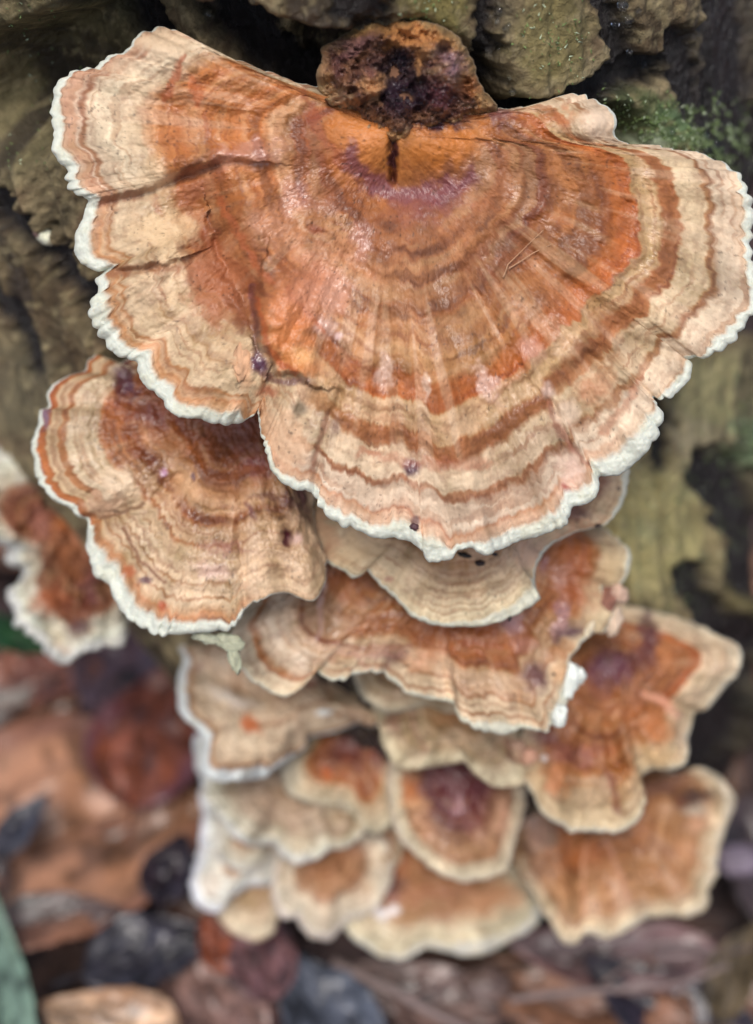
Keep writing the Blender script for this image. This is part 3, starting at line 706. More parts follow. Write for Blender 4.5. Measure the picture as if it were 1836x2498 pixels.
B1R = [(0, (120, 60, 50)), (.35, (150, 84, 52)), (.5, (186, 134, 98)), (.55, (150, 90, 60)), (.62, (196, 150, 114)), (.9, (202, 160, 124)), (1.02, (206, 170, 134))]
SECOND = bracket('tan and rust bracket with white margin under the left half of the largest', (585, 985),
        [(330, 868), (278, 896), (239, 867), (217, 878), (200, 906), (144, 928), (119, 956), (117, 989), (95, 1000), (92, 1039), (80, 1072), (75, 1100), (86, 1150), (100, 1183), (128, 1217), (167, 1233), (189, 1258), (212, 1268), (210, 1300), (208, 1330), (219, 1361), (233, 1406), (267, 1428), (278, 1467), (303, 1497), (328, 1522), (367, 1544), (389, 1553), (433, 1545), (472, 1539), (517, 1542), (561, 1533), (583, 1511), (608, 1474),
         (634, 1467), (667, 1450), (700, 1444), (734, 1461), (767, 1463), (789, 1422), (800, 1383), (788, 1339), (772, 1300), (766, 1250), (760, 1190), (740, 1100), (690, 1020), (620, 960), (520, 920), (420, 890)],
        [(350, 1350, B1), (450, 1500, B1), (110, 1000, B1L), (130, 1180, B1L), (760, 1400, B1R), (700, 1250, B1R)],
        [(278, 896, 3), (200, 906, 3), (119, 956, 7), (92, 1039, 12), (80, 1110, 18), (110, 1190, 22), (167, 1233, 18), (205, 1262, 10), (209, 1320, 36), (240, 1406, 56), (290, 1480, 56), (367, 1544, 54), (440, 1548, 40), (520, 1542, 36), (575, 1515, 20), (610, 1472, 4), (700, 1444, 3), (780, 1430, 3), (790, 1340, 3), (760, 1190, 3), (620, 960, 3)],
        23, rough=.05, N=1000, K=200, gy=-.3, off=.7, droop=.45, fold=.15, scal=5, scal_l=44, wetb=.35, tr=.06,
        stains_and_light=[('e', (500, 1000, 230, 80, 8), (128, 64, 38), .75, .5, .2), ('e', (305, 930, 36, 60, -10), PUR, .95, .9, .3), ('e', (370, 1020, 50, 40, 20), (104, 54, 46), .8, .8, .2), ('e', (520, 960, 160, 60, 0), (150, 78, 46), .7, .5, .2), ('e', (620, 1130, 60, 50, 0), (128, 66, 60), .6, .5, .2), ('e', (735, 1190, 34, 90, 0), (88, 44, 46), .9, .4, .3),
                ('e', (110, 1010, 14, 40, 0), (112, 92, 110), .8, .6, .3), ('e', (290, 1180, 50, 46, 0), (214, 190, 160), .9, 0, .3), ('e', (250, 1230, 60, 26, 0), (196, 160, 130), .8, 0, .3), ('e', (445, 1190, 50, 60, 0), (204, 160, 118), .6, .1, .2),
                ('e', (398, 1152, 12, 12, 0), (196, 150, 176), .7, 1, .3), ('e', (470, 1165, 7, 14, 0), PUR, .9, .5, .3), ('e', (700, 1310, 13, 26, -10), (84, 34, 42), 1, .3, .5), ('e', (724, 1315, 20, 20, 0), (206, 172, 160), .7, .1, .3), ('e', (660, 1215, 60, 20, 10), (96, 54, 44), .8, .3, .2), ('e', (612, 1250, 10, 30, -25), (104, 60, 56), .8, .2, .3),
                ('e', (352, 1415, 18, 9, 0), (92, 60, 66), .9, .3, .3), ('e', (315, 1395, 24, 16, 20), (162, 86, 48), .8, .1, .3), ('e', (395, 1478, 14, 18, 0), (160, 72, 32), .9, .2, .3), ('p', ([(300, 1290), (340, 1370), (400, 1420)], 6), (122, 78, 52), .8, None, .3), ('p', ([(245, 1262), (310, 1248), (350, 1225)], 7), (110, 76, 52), .8, None, .3),
                ('e', (520, 1390, 50, 26, 10), (196, 158, 150), .5, .5, .2), ('e', (560, 1340, 70, 14, 5), (140, 88, 78), .6, .2, .2), ('e', (180, 1045, 30, 20, 0), (214, 192, 164), .6, .2, .2)],
        bumps=[(290, 1190, 50, 40, 0, .12), (310, 940, 60, 60, 0, -.12), (700, 1310, 12, 22, 0, -.25), (160, 1040, 60, 120, 0, .12), (560, 1080, 80, 60, 0, -.1)],
        creases=[([(208, 1268), (300, 1250), (380, 1210), (440, 1160)], 12, .09), ([(600, 1475), (590, 1380), (580, 1300)], 9, .05)])

# cream lip under the middle of the largest one
D1 = [(0, (120, 72, 60)), (.3, (150, 96, 70)), (.5, (190, 142, 104)), (.62, (186, 136, 98)), (.66, (170, 120, 84)), (.70, (200, 156, 116)), (.8, (206, 168, 128)), (.9, (210, 178, 140)), (1.02, (212, 186, 150))]
D1R = [(0, (120, 70, 60)), (.5, (110, 72, 62)), (.72, (124, 80, 62)), (.80, (176, 112, 76)), (.86, (206, 166, 124)), (1.02, (210, 176, 140))]
LIP = bracket('cream lipped bracket sticking out just below the lowest point of the largest one', (1130, 1140),
        [(775, 1180), (758, 1233), (753, 1278), (772, 1322), (789, 1367), (834, 1392), (859, 1410), (884, 1403), (895, 1394), (911, 1413), (935, 1436), (951, 1449), (979, 1478), (1001, 1503), (1046, 1522), (1101, 1528), (1162, 1528), (1207, 1520), (1251, 1503), (1285, 1486), (1315, 1464), (1313, 1450), (1307, 1428), (1306, 1395), (1318, 1361), (1340, 1333), (1390, 1302), (1440, 1289), (1474, 1283), (1496, 1261), (1518, 1228), (1528, 1200), (1535, 1150), (1530, 1110), (1490, 1060), (1350, 1010), (1130, 1000), (900, 1060)],
        [(1100, 1450, D1), (800, 1300, D1), (1480, 1200, D1R)],
        [(758, 1233, 5), (800, 1370, 8), (860, 1410, 9), (951, 1449, 10), (1046, 1522, 14), (1162, 1528, 22), (1251, 1503, 34), (1310, 1460, 44), (1307, 1400, 8), (1390, 1302, 5), (1470, 1283, 6), (1518, 1228, 12), (1532, 1150, 22), (1350, 1010, 3), (900, 1060, 3)],
        37, N=800, K=120, gy=-.28, off=.75, droop=.35, fold=.2, scal=3, scal_l=40, wetb=-.2, tr=.06, rimcol=(210, 208, 188),
        stains_and_light=[('e', (945, 1410, 20, 10, 0), (150, 96, 78), .7, .2, .3), ('e', (790, 1300, 40, 90, -20), (196, 156, 122), .8, 0, .3), ('e', (880, 1340, 60, 50, 0), (208, 180, 140), .8, 0, .3), ('e', (1290, 1350, 60, 40, -30), (206, 168, 142), .7, 0, .3), ('e', (1400, 1255, 60, 30, -20), (124, 84, 72), .8, .2, .3), ('e', (1460, 1180, 30, 44, 0), (134, 82, 60), .8, .2, .3), ('e', (1410, 1290, 90, 14, -20), (196, 150, 118), .7, 0, .3), ('p', ([(780, 1400), (800, 1330)], 10), (168, 120, 90), .5, None, .2),
                ('e', (1508, 1191, 5, 7, 0), (50, 38, 40), .9, 0, .4), ('e', (1460, 1282, 9, 4, 0), (60, 40, 40), .9, 0, .4)],
        bumps=[(900, 1390, 60, 40, 20, .15), (1330, 1350, 60, 80, 20, .16), (1430, 1210, 60, 50, 0, -.2), (1130, 1400, 200, 40, 0, -.14)])

# third tier: wide brown and orange fan
E1 = [(0, (150, 84, 48)), (.35, (172, 104, 62)), (.5, (170, 96, 52)), (.6, (158, 88, 48)), (.66, (150, 84, 46)), (.72, (160, 94, 56)), (.745, (196, 150, 112)), (.80, (204, 160, 124)), (.86, (196, 148, 114)), (.875, (156, 96, 66)), (.89, (206, 168, 132)), (.95, (208, 172, 138)), (.965, (168, 110, 78)), (.98, (206, 172, 140)), (1.02, (208, 176, 144))]
E1L = [(0, (150, 88, 54)), (.4, (168, 116, 84)), (.58, (176, 132, 106)), (.67, (172, 128, 104)), (.685, (132, 70, 48)), (.70, (190, 150, 122)), (.80, (206, 176, 152)), (.88, (196, 160, 132)), (.90, (160, 94, 56)), (.915, (166, 96, 52)), (.93, (204, 176, 146)), (1.02, (206, 182, 150))]
E1U = [(0, (158, 88, 48)), (.5, (172, 96, 52)), (.7, (176, 104, 56)), (.82, (170, 104, 58)), (.88, (204, 166, 122)), (1.02, (208, 180, 140))]
BROAD = bracket('broad rust brown bracket below the cream lip, with a ragged right side', (1080, 1300),
        [(640, 1420), (600, 1478), (581, 1511), (558, 1550), (574, 1578), (583, 1622), (606, 1649), (656, 1689), (700, 1697), (739, 1672), (759, 1640), (772, 1640), (800, 1656), (834, 1661), (867, 1645), (889, 1637), (918, 1640), (951, 1656), (990, 1689), (1029, 1703), (1074, 1709), (1105, 1718), (1112, 1739), (1129, 1761), (1168, 1778), (1213, 1789), (1251, 1789), (1274, 1773), (1307, 1784), (1335, 1786), (1346, 1769), (1372, 1772), (1379, 1734), (1396, 1689), (1410, 1675), (1407, 1650), (1388, 1636),
         (1388, 1611), (1400, 1590), (1435, 1550), (1475, 1540), (1494, 1500), (1480, 1460), (1468, 1433), (1502, 1430), (1524, 1411), (1540, 1361), (1524, 1328), (1474, 1289), (1420, 1250), (1300, 1200), (1080, 1180), (800, 1280)],
        [(1100, 1600, E1), (1250, 1700, E1), (680, 1600, E1L), (760, 1500, E1L), (1450, 1380, E1U), (1480, 1300, E1U), (900, 1600, E1)],
        [(600, 1478, 3), (581, 1550, 5), (606, 1649, 6), (700, 1697, 8), (770, 1640, 6), (834, 1661, 14), (918, 1640, 8), (990, 1689, 10), (1074, 1709, 10), (1129, 1761, 22), (1213, 1789, 34), (1270, 1775, 20), (1335, 1786, 8), (1376, 1760, 50), (1396, 1700, 46), (1408, 1660, 30), (1400, 1600, 5), (1475, 1520, 4), (1502, 1430, 8), (1540, 1361, 14), (1500, 1310, 5), (1300, 1200, 3), (800, 1280, 3)],
        41, rough=.04, N=1000, K=180, gy=-.32, off=.4, droop=.4, fold=.18, scal=4, scal_l=46, wetb=.3, tr=.055, rimcol=(208, 206, 186),
        stains_and_light=[('e', (850, 1400, 90, 80, 0), (168, 92, 44), .7, .4, .2), ('e', (1150, 1540, 150, 60, 0), (164, 86, 40), .6, .5, .2), ('e', (1400, 1420, 70, 90, 0), (160, 82, 38), .7, .4, .2), ('e', (1370, 1400, 26, 44, 10), (196, 146, 124), .6, .9, .3), ('e', (1365, 1510, 20, 60, 10), (178, 134, 132), .7, .9, .3), ('e', (1255, 1520, 34, 30, 0), (186, 140, 134), .7, .9, .3), ('e', (1280, 1570, 34, 24, 0), (180, 124, 102), .6, .8, .3), ('e', (1330, 1380, 14, 26, 10), (150, 96, 96), .6, .8, .3),
                ('e', (1300, 1650, 50, 44, 25), (98, 62, 62), .9, .5, .3), ('e', (1390, 1540, 50, 26, -30), (80, 44, 50), .9, .5, .3), ('e', (1370, 1590, 50, 24, -20), (166, 116, 76), .8, .1, .3), ('e', (1370, 1640, 24, 40, 0), (196, 158, 120), .8, 0, .3), ('e', (955, 1605, 40, 34, 0), (104, 66, 60), .8, .4, .2), ('p', ([(800, 1300), (790, 1420), (775, 1560)], 7), (196, 160, 150), .6, .9, .2),
                ('e', (1040, 1600, 50, 30, -30), (196, 140, 104), .6, .2, .2), ('e', (1400, 1330, 60, 60, 0), (176, 98, 48), .6, .3, .2), ('e', (1490, 1380, 26, 50, 0), (206, 176, 132), .8, 0, .3), ('p', ([(780, 1560), (880, 1580), (1000, 1575)], 7), (128, 74, 56), .6, None, .2), ('e', (900, 1600, 110, 18, 0), (178, 136, 118), .6, .2, .2), ('e', (1090, 1520, 60, 30, 0), (150, 84, 44), .5, .4, .2)],
        bumps=[(1490, 1370, 40, 50, 0, .14), (1330, 1600, 70, 60, 0, -.18), (820, 1520, 40, 150, 0, -.1), (1230, 1720, 90, 40, 0, .1), (700, 1600, 70, 60, 0, .1)],
        creases=[([(770, 1640), (790, 1500), (840, 1380)], 12, .08), ([(1110, 1735), (1090, 1640), (1080, 1540)], 10, .07), ([(1272, 1775), (1260, 1690)], 9, .06)])

# right middle
Fb = [(0, (84, 38, 46)), (.18, (104, 48, 48)), (.3, (150, 84, 50)), (.45, (172, 100, 58)), (.6, (176, 108, 66)), (.68, (164, 84, 44)), (.715, (170, 86, 42)), (.73, (206, 166, 128)), (.85, (212, 176, 142)), (1.02, (220, 192, 158))]
Fd = [(0, (90, 42, 48)), (.15, (134, 74, 54)), (.3, (160, 92, 54)), (.5, (166, 94, 54)), (.64, (172, 104, 60)), (.74, (182, 118, 70)), (.80, (200, 154, 108)), (.9, (196, 162, 122)), (1.02, (204, 176, 140))]
RIGHTB = bracket('right hand bracket with a wine red centre, pale rounded lobe and cupped lower lobe', (1475, 1610),
        [(1500, 1450), (1527, 1475), (1569, 1485), (1622, 1498), (1676, 1514), (1718, 1532), (1747, 1549), (1782, 1564), (1803, 1581), (1808, 1617), (1796, 1649), (1771, 1673), (1747, 1705), (1722, 1730), (1693, 1740), (1688, 1770), (1679, 1812), (1676, 1851), (1658, 1872), (1635, 1877), (1594, 1876), (1569, 1885), (1558, 1900), (1568, 1925), (1573, 1953), (1565, 1981), (1551, 2008), (1527, 2022), (1498, 2033), (1463, 2031), (1427, 2029), (1392, 2031), (1367, 2013), (1328, 1992), (1310, 1967), (1296, 1935), (1278, 1903), (1268, 1870), (1270, 1800), (1290, 1740), (1320, 1680), (1380, 1560), (1430, 1480)],
        [(1700, 1600, Fb), (1740, 1660, Fb), (1420, 1960, Fd), (1600, 1840, Fd)],
        [(1527, 1475, 3), (1676, 1514, 4), (1782, 1564, 8), (1808, 1617, 12), (1760, 1690, 12), (1693, 1740, 5), (1679, 1812, 10), (1658, 1872, 10), (1594, 1876, 5), (1568, 1930, 8), (1551, 2008, 14), (1463, 2031, 14), (1392, 2031, 14), (1310, 1967, 9), (1270, 1880, 5), (1320, 1680, 3), (1430, 1480, 3)],
        53, rough=.10, N=700, K=110, gy=-.3, off=.3, droop=.4, fold=.22, scal=3, scal_l=60, wetb=.3, tr=.07, rimcol=(203, 195, 174),
        stains_and_light=[('e', (1575, 1560, 36, 90, 8), (78, 28, 34), .85, .5, .2), ('e', (1480, 1630, 90, 34, 0), (92, 46, 58), .85, .5, .2), ('e', (1330, 1800, 60, 30, 0), (96, 52, 56), .8, .4, .2), ('e', (1400, 1840, 90, 34, 0), (136, 80, 70), .7, .3, .2), ('p', ([(1570, 1700), (1620, 1710), (1650, 1745)], 12), (206, 156, 130), .8, .2, .3), ('e', (1665, 1800, 16, 60, 0), (206, 178, 146), .9, 0, .4), ('e', (1610, 1850, 60, 22, 0), (212, 176, 128), .8, 0, .3), ('e', (1600, 1780, 50, 50, 0), (182, 114, 66), .7, .2, .3),
                ('e', (1430, 1945, 60, 40, 0), (186, 158, 124), .7, .1, .3), ('p', ([(1390, 1900), (1460, 1900), (1490, 1940)], 12), (192, 164, 132), .7, .1, .3), ('p', ([(1475, 1890), (1510, 1950), (1510, 1975)], 14), (112, 62, 40), .8, .2, .3), ('e', (1350, 1900, 60, 40, 20), (176, 112, 70), .8, .2, .3), ('e', (1660, 1827, 6, 10, 0), (110, 92, 72), .8, 0, .4), ('p', ([(1290, 1860), (1320, 1940), (1380, 1985), (1500, 1990)], 20), (190, 166, 130), .8, 0, .3)],
        bumps=[(1430, 1930, 50, 44, 0, .2), (1500, 1940, 30, 60, 0, -.16), (1600, 1790, 60, 60, 0, .22), (1740, 1640, 60, 60, 0, .15), (1330, 1880, 60, 50, 0, -.12)],
        creases=[([(1693, 1742), (1640, 1720), (1570, 1690)], 12, .14), ([(1556, 1895), (1500, 1860), (1480, 1760)], 14, .14)])

# tan lobes
G1 = [(0, (140, 90, 64)), (.4, (160, 116, 84)), (.7, (186, 156, 124)), (.8, (166, 130, 100)), (.86, (196, 166, 132)), (1.02, (200, 178, 148))]  # rusty base tones, also darkened to stand in for shade under the tiers
bracket('small grey cream bracket wedged under the left part of the broad rust brown one', (960, 1610),
        [(850, 1600), (862, 1650), (883, 1700), (901, 1716), (927, 1732), (965, 1739), (1005, 1732), (1045, 1722), (1100, 1740), (1150, 1700), (1100, 1560), (960, 1540)],
        G1, [(960, 1740, 9), (960, 1540, 3)], 59, N=300, K=60, gy=-.3, off=.5, droop=.3, fold=.15, wetb=-.3, rimcol=(189, 180, 157))
bracket('dull tan many lobed bracket beneath the broad rust brown one', (1110, 1730),
        [(905, 1700), (922, 1760), (929, 1807), (944, 1836), (965, 1869), (987, 1880), (1023, 1877), (1060, 1869), (1103, 1865), (1132, 1861), (1150, 1882), (1183, 1909), (1212, 1921), (1249, 1920), (1278, 1912), (1285, 1880), (1302, 1865), (1310, 1847), (1300, 1790), (1250, 1720), (1110, 1650), (950, 1640)],
        [(0, (150, 104, 74)), (.3, (166, 124, 90)), (.5, (184, 152, 120)), (.7, (170, 138, 108)), (.8, (198, 172, 140)), (1.02, (206, 186, 152))],
        [(944, 1836, 8), (1060, 1869, 8), (1212, 1921, 10), (1110, 1650, 3)], 61, zone=.75, rough=.07, N=440, K=70, gy=-.35, off=.55, droop=.35, fold=.5, wetb=-.3, scal=3, scal_l=80, rimcol=(195, 180, 150),
        bumps=[(1000, 1800, 30, 60, 30, -.14), (1060, 1790, 90, 40, 10, .12), (1225, 1860, 20, 50, -30, -.12), (1180, 1850, 40, 40, 0, .12)],
        stains_and_light=[('e', (955, 1760, 30, 40, 0), (136, 92, 72), .7, 0, .2), ('p', ([(1000, 1720), (1010, 1790), (1040, 1830)], 10), (146, 112, 88), .7, None, .2), ('e', (1280, 1840, 26, 24, 0), (186, 140, 112), .8, 0, .3), ('p', ([(1235, 1800), (1250, 1850), (1280, 1870)], 8), (120, 76, 58), .8, None, .2), ('e', (1090, 1750, 50, 20, 0), (156, 108, 66), .7, 0, .2)])

# lower left cluster
H1 = [(0, (166, 118, 88)), (.3, (196, 156, 122)), (.42, (208, 172, 140)), (.5, (190, 146, 114)), (.6, (214, 180, 150)), (.85, (212, 180, 150)), (.95, (206, 170, 138)), (.985, (160, 114, 88)), (1.02, (168, 122, 96))]  # base browner by nature and deepened in colour for the shade at the hinge
bracket('cream bracket with a curled white left margin and a small rust spot', (700, 1660),
        [(500, 1520), (450, 1552), (438, 1584), (447, 1606), (433, 1656), (431, 1703), (442, 1747), (473, 1774), (494, 1805), (494, 1845), (494, 1880), (513, 1903), (540, 1908), (603, 1904), (647, 1898), (676, 1872), (720, 1843), (749, 1822), (754, 1801), (785, 1793), (814, 1787), (843, 1776), (872, 1764), (898, 1769), (919, 1769), (929, 1747), (905, 1716), (880, 1660), (800, 1560), (650, 1500)],
        H1, [(450, 1552, 16), (438, 1650, 28), (433, 1703, 30), (470, 1774, 26), (494, 1850, 34), (530, 1905, 44), (603, 1904, 36), (676, 1872, 18), (750, 1822, 7), (843, 1776, 6), (919, 1769, 6), (800, 1560, 3), (500, 1520, 5)],
        67, zone=.75, rough=.07, N=560, K=100, gy=-.3, off=.7, droop=.4, fold=.5, scal=3, scal_l=70, wetb=-.4, tr=.08, rimcol=(208, 212, 208),
        stains_and_light=[('e', (612, 1768, 36, 16, 40), (178, 94, 44), .9, 0, .3), ('p', ([(480, 1620), (540, 1680), (640, 1720)], 14), (226, 206, 178), .5, 0, .2), ('e', (485, 1625, 16, 26, 20), (132, 96, 80), .7, 0, .2), ('e', (560, 1700, 60, 26, 20), (222, 214, 204), .5, 0, .1), ('e', (760, 1665, 22, 12, 10), (174, 116, 92), .8, 0, .3), ('e', (790, 1739, 22, 8, -10), (232, 232, 222), 1, 0, .5), ('e', (826, 1744, 10, 8, 0), (176, 124, 84), .8, 0, .3), ('p', ([(850, 1735), (900, 1760)], 20), (176, 140, 112), .6, 0, .2), ('e', (720, 1640, 60, 20, 0), (190, 158, 122), .6, 0, .2)],
        bumps=[(560, 1660, 130, 18, 25, -.14), (560, 1700, 130, 18, 25, .12), (600, 1810, 80, 60, 0, .16), (690, 1700, 60, 40, 30, .14), (830, 1720, 60, 26, 0, .12), (520, 1880, 26, 30, 0, -.1)])
bracket('small rust centred bracket with a wide cream rim, right of the spotted cream one', (855, 1820),
        [(780, 1720), (730, 1800), (690, 1870), (690, 1905), (708, 1941), (745, 1957), (792, 1962), (843, 1970), (872, 1995), (883, 2022), (923, 2033), (952, 2018), (966, 1990), (975, 1900), (975, 1830), (985, 1740), (890, 1690)],
        [(0, (90, 34, 28)), (.3, (116, 52, 36)), (.55, (158, 84, 46)), (.66, (176, 100, 54)), (.72, (198, 158, 120)), (1.02, (204, 184, 154))],
        [(690, 1890, 14), (800, 1960, 14), (920, 2030, 12), (890, 1690, 3)], 71, zone=.75, rough=.07, N=360, K=70, gy=-.35, off=.25, droop=.35, fold=.18, wetb=.2, scal=3, scal_l=70, rimcol=(199, 189, 165),
        stains_and_light=[('e', (930, 1840, 40, 60, 0), (84, 30, 28), .8, .3, .2), ('e', (715, 1880, 26, 60, 0), (198, 184, 156), .9, 0, .3), ('e', (800, 1885, 10, 20, -30), (182, 94, 44), .8, 0, .2)])
bracket('bracket with a deep maroon top and an even pale rim, in the lower middle', (1095, 1885),
        [(950, 1850), (940, 1895), (944, 1947), (956, 2002), (973, 2045), (998, 2074), (1020, 2094), (1053, 2124), (1089, 2142), (1132, 2151), (1169, 2149), (1212, 2138), (1240, 2118), (1251, 2074), (1265, 2023), (1280, 1973), (1284, 1940), (1285, 1880), (1260, 1790), (1095, 1740), (960, 1770)],
        [(0, (88, 30, 34)), (.4, (96, 36, 38)), (.52, (116, 60, 54)), (.64, (156, 104, 80)), (.75, (176, 124, 94)), (.86, (158, 106, 78)), (.9, (198, 166, 134)), (1.02, (212, 192, 162))],
        [(944, 1947, 20), (998, 2074, 18), (1132, 2151, 16), (1245, 2100, 14), (1280, 1960, 12), (1095, 1780, 3)], 73, zone=.75, rough=.07, N=400, K=80, gy=-.3, off=.65, droop=.4, fold=.2, wetb=.3, scal=3, scal_l=50, rimcol=(206, 191, 167),
        stains_and_light=[('e', (1005, 1930, 26, 40, -30), (184, 108, 50), .9, .2, .3), ('e', (1020, 1960, 50, 20, 0), (196, 148, 104), .7, 0, .3), ('e', (1120, 1925, 120, 60, 0), (84, 26, 30), .85, .4, .2), ('e', (1160, 2000, 40, 40, 0), (118, 66, 56), .7, .3, .2), ('e', (1110, 1980, 14, 40, 15), (168, 120, 122), .5, .6, .2), ('e', (1225, 2000, 26, 60, 10), (196, 150, 122), .6, 0, .2), ('e', (955, 1920, 24, 70, 0), (206, 186, 156), .9, 0, .4)])
bracket('pale lilac cream double lobed bracket directly below the spotted cream one', (690, 1930),
        [(520, 1880), (492, 1925), (505, 1960), (530, 1992), (563, 2037), (592, 2059), (640, 2065), (665, 2060), (684, 2086), (720, 2106), (749, 2103), (781, 2093), (799, 2077), (836, 2064), (868, 2046), (878, 2010), (865, 1973), (820, 1920), (760, 1860), (620, 1850)],
        [(0, (150, 112, 92)), (.3, (172, 140, 120)), (.55, (196, 166, 144)), (.7, (180, 152, 130)), (.8, (202, 182, 158)), (1.02, (216, 208, 190))],
        [(505, 1960, 16), (592, 2059, 22), (720, 2106, 26), (800, 2077, 10), (870, 2030, 9), (690, 1850, 3)], 79, zone=.75, rough=.07, N=400, K=70, gy=-.32, depth=24.3, droop=.35, fold=.55, wetb=-.3, scal=3, scal_l=60, rimcol=(210, 208, 199),
        bumps=[(620, 1990, 60, 24, 40, .12), (790, 1990, 60, 40, 0, .12), (700, 1990, 24, 50, -40, -.14)])
bracket('white bracket at the lower left edge of the cluster with a square rust centre', (640, 2030),
        [(520, 1900), (487, 1935), (492, 1990), (484, 2039), (478, 2104), (465, 2151), (474, 2195), (500, 2222), (538, 2226), (566, 2190), (611, 2165), (655, 2160), (680, 2120), (680, 2040), (640, 1950)],
        [(0, (150, 86, 54)), (.3, (170, 106, 70)), (.5, (182, 130, 96)), (.6, (196, 160, 134)), (.66, (216, 204, 194)), (1.02, (224, 220, 218))],
        [(487, 1935, 24), (480, 2100, 30), (500, 2222, 26), (600, 2170, 14), (660, 1980, 4)], 83, zone=.75, rough=.07, N=360, K=70, gy=-.3, depth=25.1, droop=.4, fold=.45, wetb=-.4, scal=3, scal_l=70, rimcol=(212, 212, 216))
bracket('tan bracket with a peach rim at the bottom left of the cluster', (625, 2150),
        [(540, 2170), (525, 2215), (540, 2250), (578, 2282), (625, 2295), (664, 2279), (680, 2240), (700, 2180), (680, 2120), (610, 2100)],
        [(0, (170, 130, 100)), (.5, (178, 142, 112)), (.7, (206, 176, 146)), (1.02, (220, 194, 164))],
        [(578, 2282, 10), (625, 2100, 3)], 89, zone=.75, rough=.07, N=260, K=50, gy=-.3, depth=25.5, droop=.3, fold=.15, wetb=-.4, scal=2, scal_l=60, rimcol=(210, 189, 163))
bracket('brown centred bracket with cream pink rim between the white one and the lowest', (800, 2085),
        [(690, 2060), (668, 2100), (663, 2160), (668, 2213), (690, 2242), (720, 2240), (738, 2268), (763, 2289), (800, 2294), (829, 2270), (846, 2248), (885, 2235), (930, 2200), (960, 2120), (930, 2040), (800, 2020)],
        [(0, (150, 96, 68)), (.3, (166, 106, 74)), (.5, (180, 124, 92)), (.62, (176, 128, 102)), (.7, (204, 174, 148)), (1.02, (218, 200, 180))],
        [(665, 2170, 18), (740, 2268, 22), (800, 2294, 20), (930, 2200, 8), (800, 2020, 3)], 97, zone=.75, rough=.07, N=360, K=60, gy=-.3, depth=25.0, droop=.35, fold=.5, wetb=-.2, scal=3, scal_l=60, rimcol=(208, 195, 184))
bracket('lowest bracket, tan with a broad cream lower rim, at the bottom centre', (1070, 2080),
        [(900, 2000), (860, 2060), (838, 2130), (850, 2190), (836, 2235), (850, 2275), (880, 2305), (915, 2325), (945, 2337), (980, 2340), (1009, 2329), (1038, 2312), (1082, 2318), (1125, 2330), (1176, 2330), (1212, 2312), (1249, 2292), (1285, 2274), (1310, 2256), (1323, 2227), (1325, 2205), (1305, 2176), (1280, 2140), (1230, 2060), (1100, 2000)],
        [(0, (140, 80, 50)), (.2, (160, 96, 60)), (.4, (172, 112, 74)), (.55, (166, 118, 82)), (.68, (172, 122, 86)), (.74, (206, 176, 142)), (1.02, (214, 196, 164))],
        [(838, 2200, 10), (915, 2325, 14), (1038, 2312, 26), (1176, 2330, 40), (1300, 2262, 26), (1310, 2180, 12), (1100, 2000, 3)], 101, rough=.06, N=460, K=80, gy=-.3, off=.5, droop=.4, fold=.2, wetb=0, scal=3, scal_l=70, rimcol=(208, 203, 188),
        stains_and_light=[('e', (948, 2150, 44, 38, 0), (70, 38, 42), .9, .3, .2), ('e', (1080, 2180, 190, 34, 0), (146, 92, 60), .7, .1, .2), ('e', (960, 2100, 50, 50, 0), (150, 84, 50), .7, .2, .2), ('p', ([(895, 2190), (930, 2235), (960, 2225)], 14), (226, 222, 220), .9, 0, .3), ('e', (1075, 2235, 60, 34, 0), (142, 98, 68), .7, 0, .2), ('e', (1200, 2190, 100, 44, -15), (176, 126, 88), .7, 0, .3), ('e', (950, 2190, 26, 30, 0), (150, 104, 96), .7, 0, .2)],
        bumps=[(935, 2200, 40, 40, 0, -.2)])
K1 = [(0, (88, 50, 34)), (.25, (108, 66, 44)), (.4, (160, 96, 56)), (.6, (172, 112, 72)), (.75, (178, 120, 82)), (.88, (182, 128, 90)), (.93, (198, 158, 122)), (1.02, (212, 188, 154))]
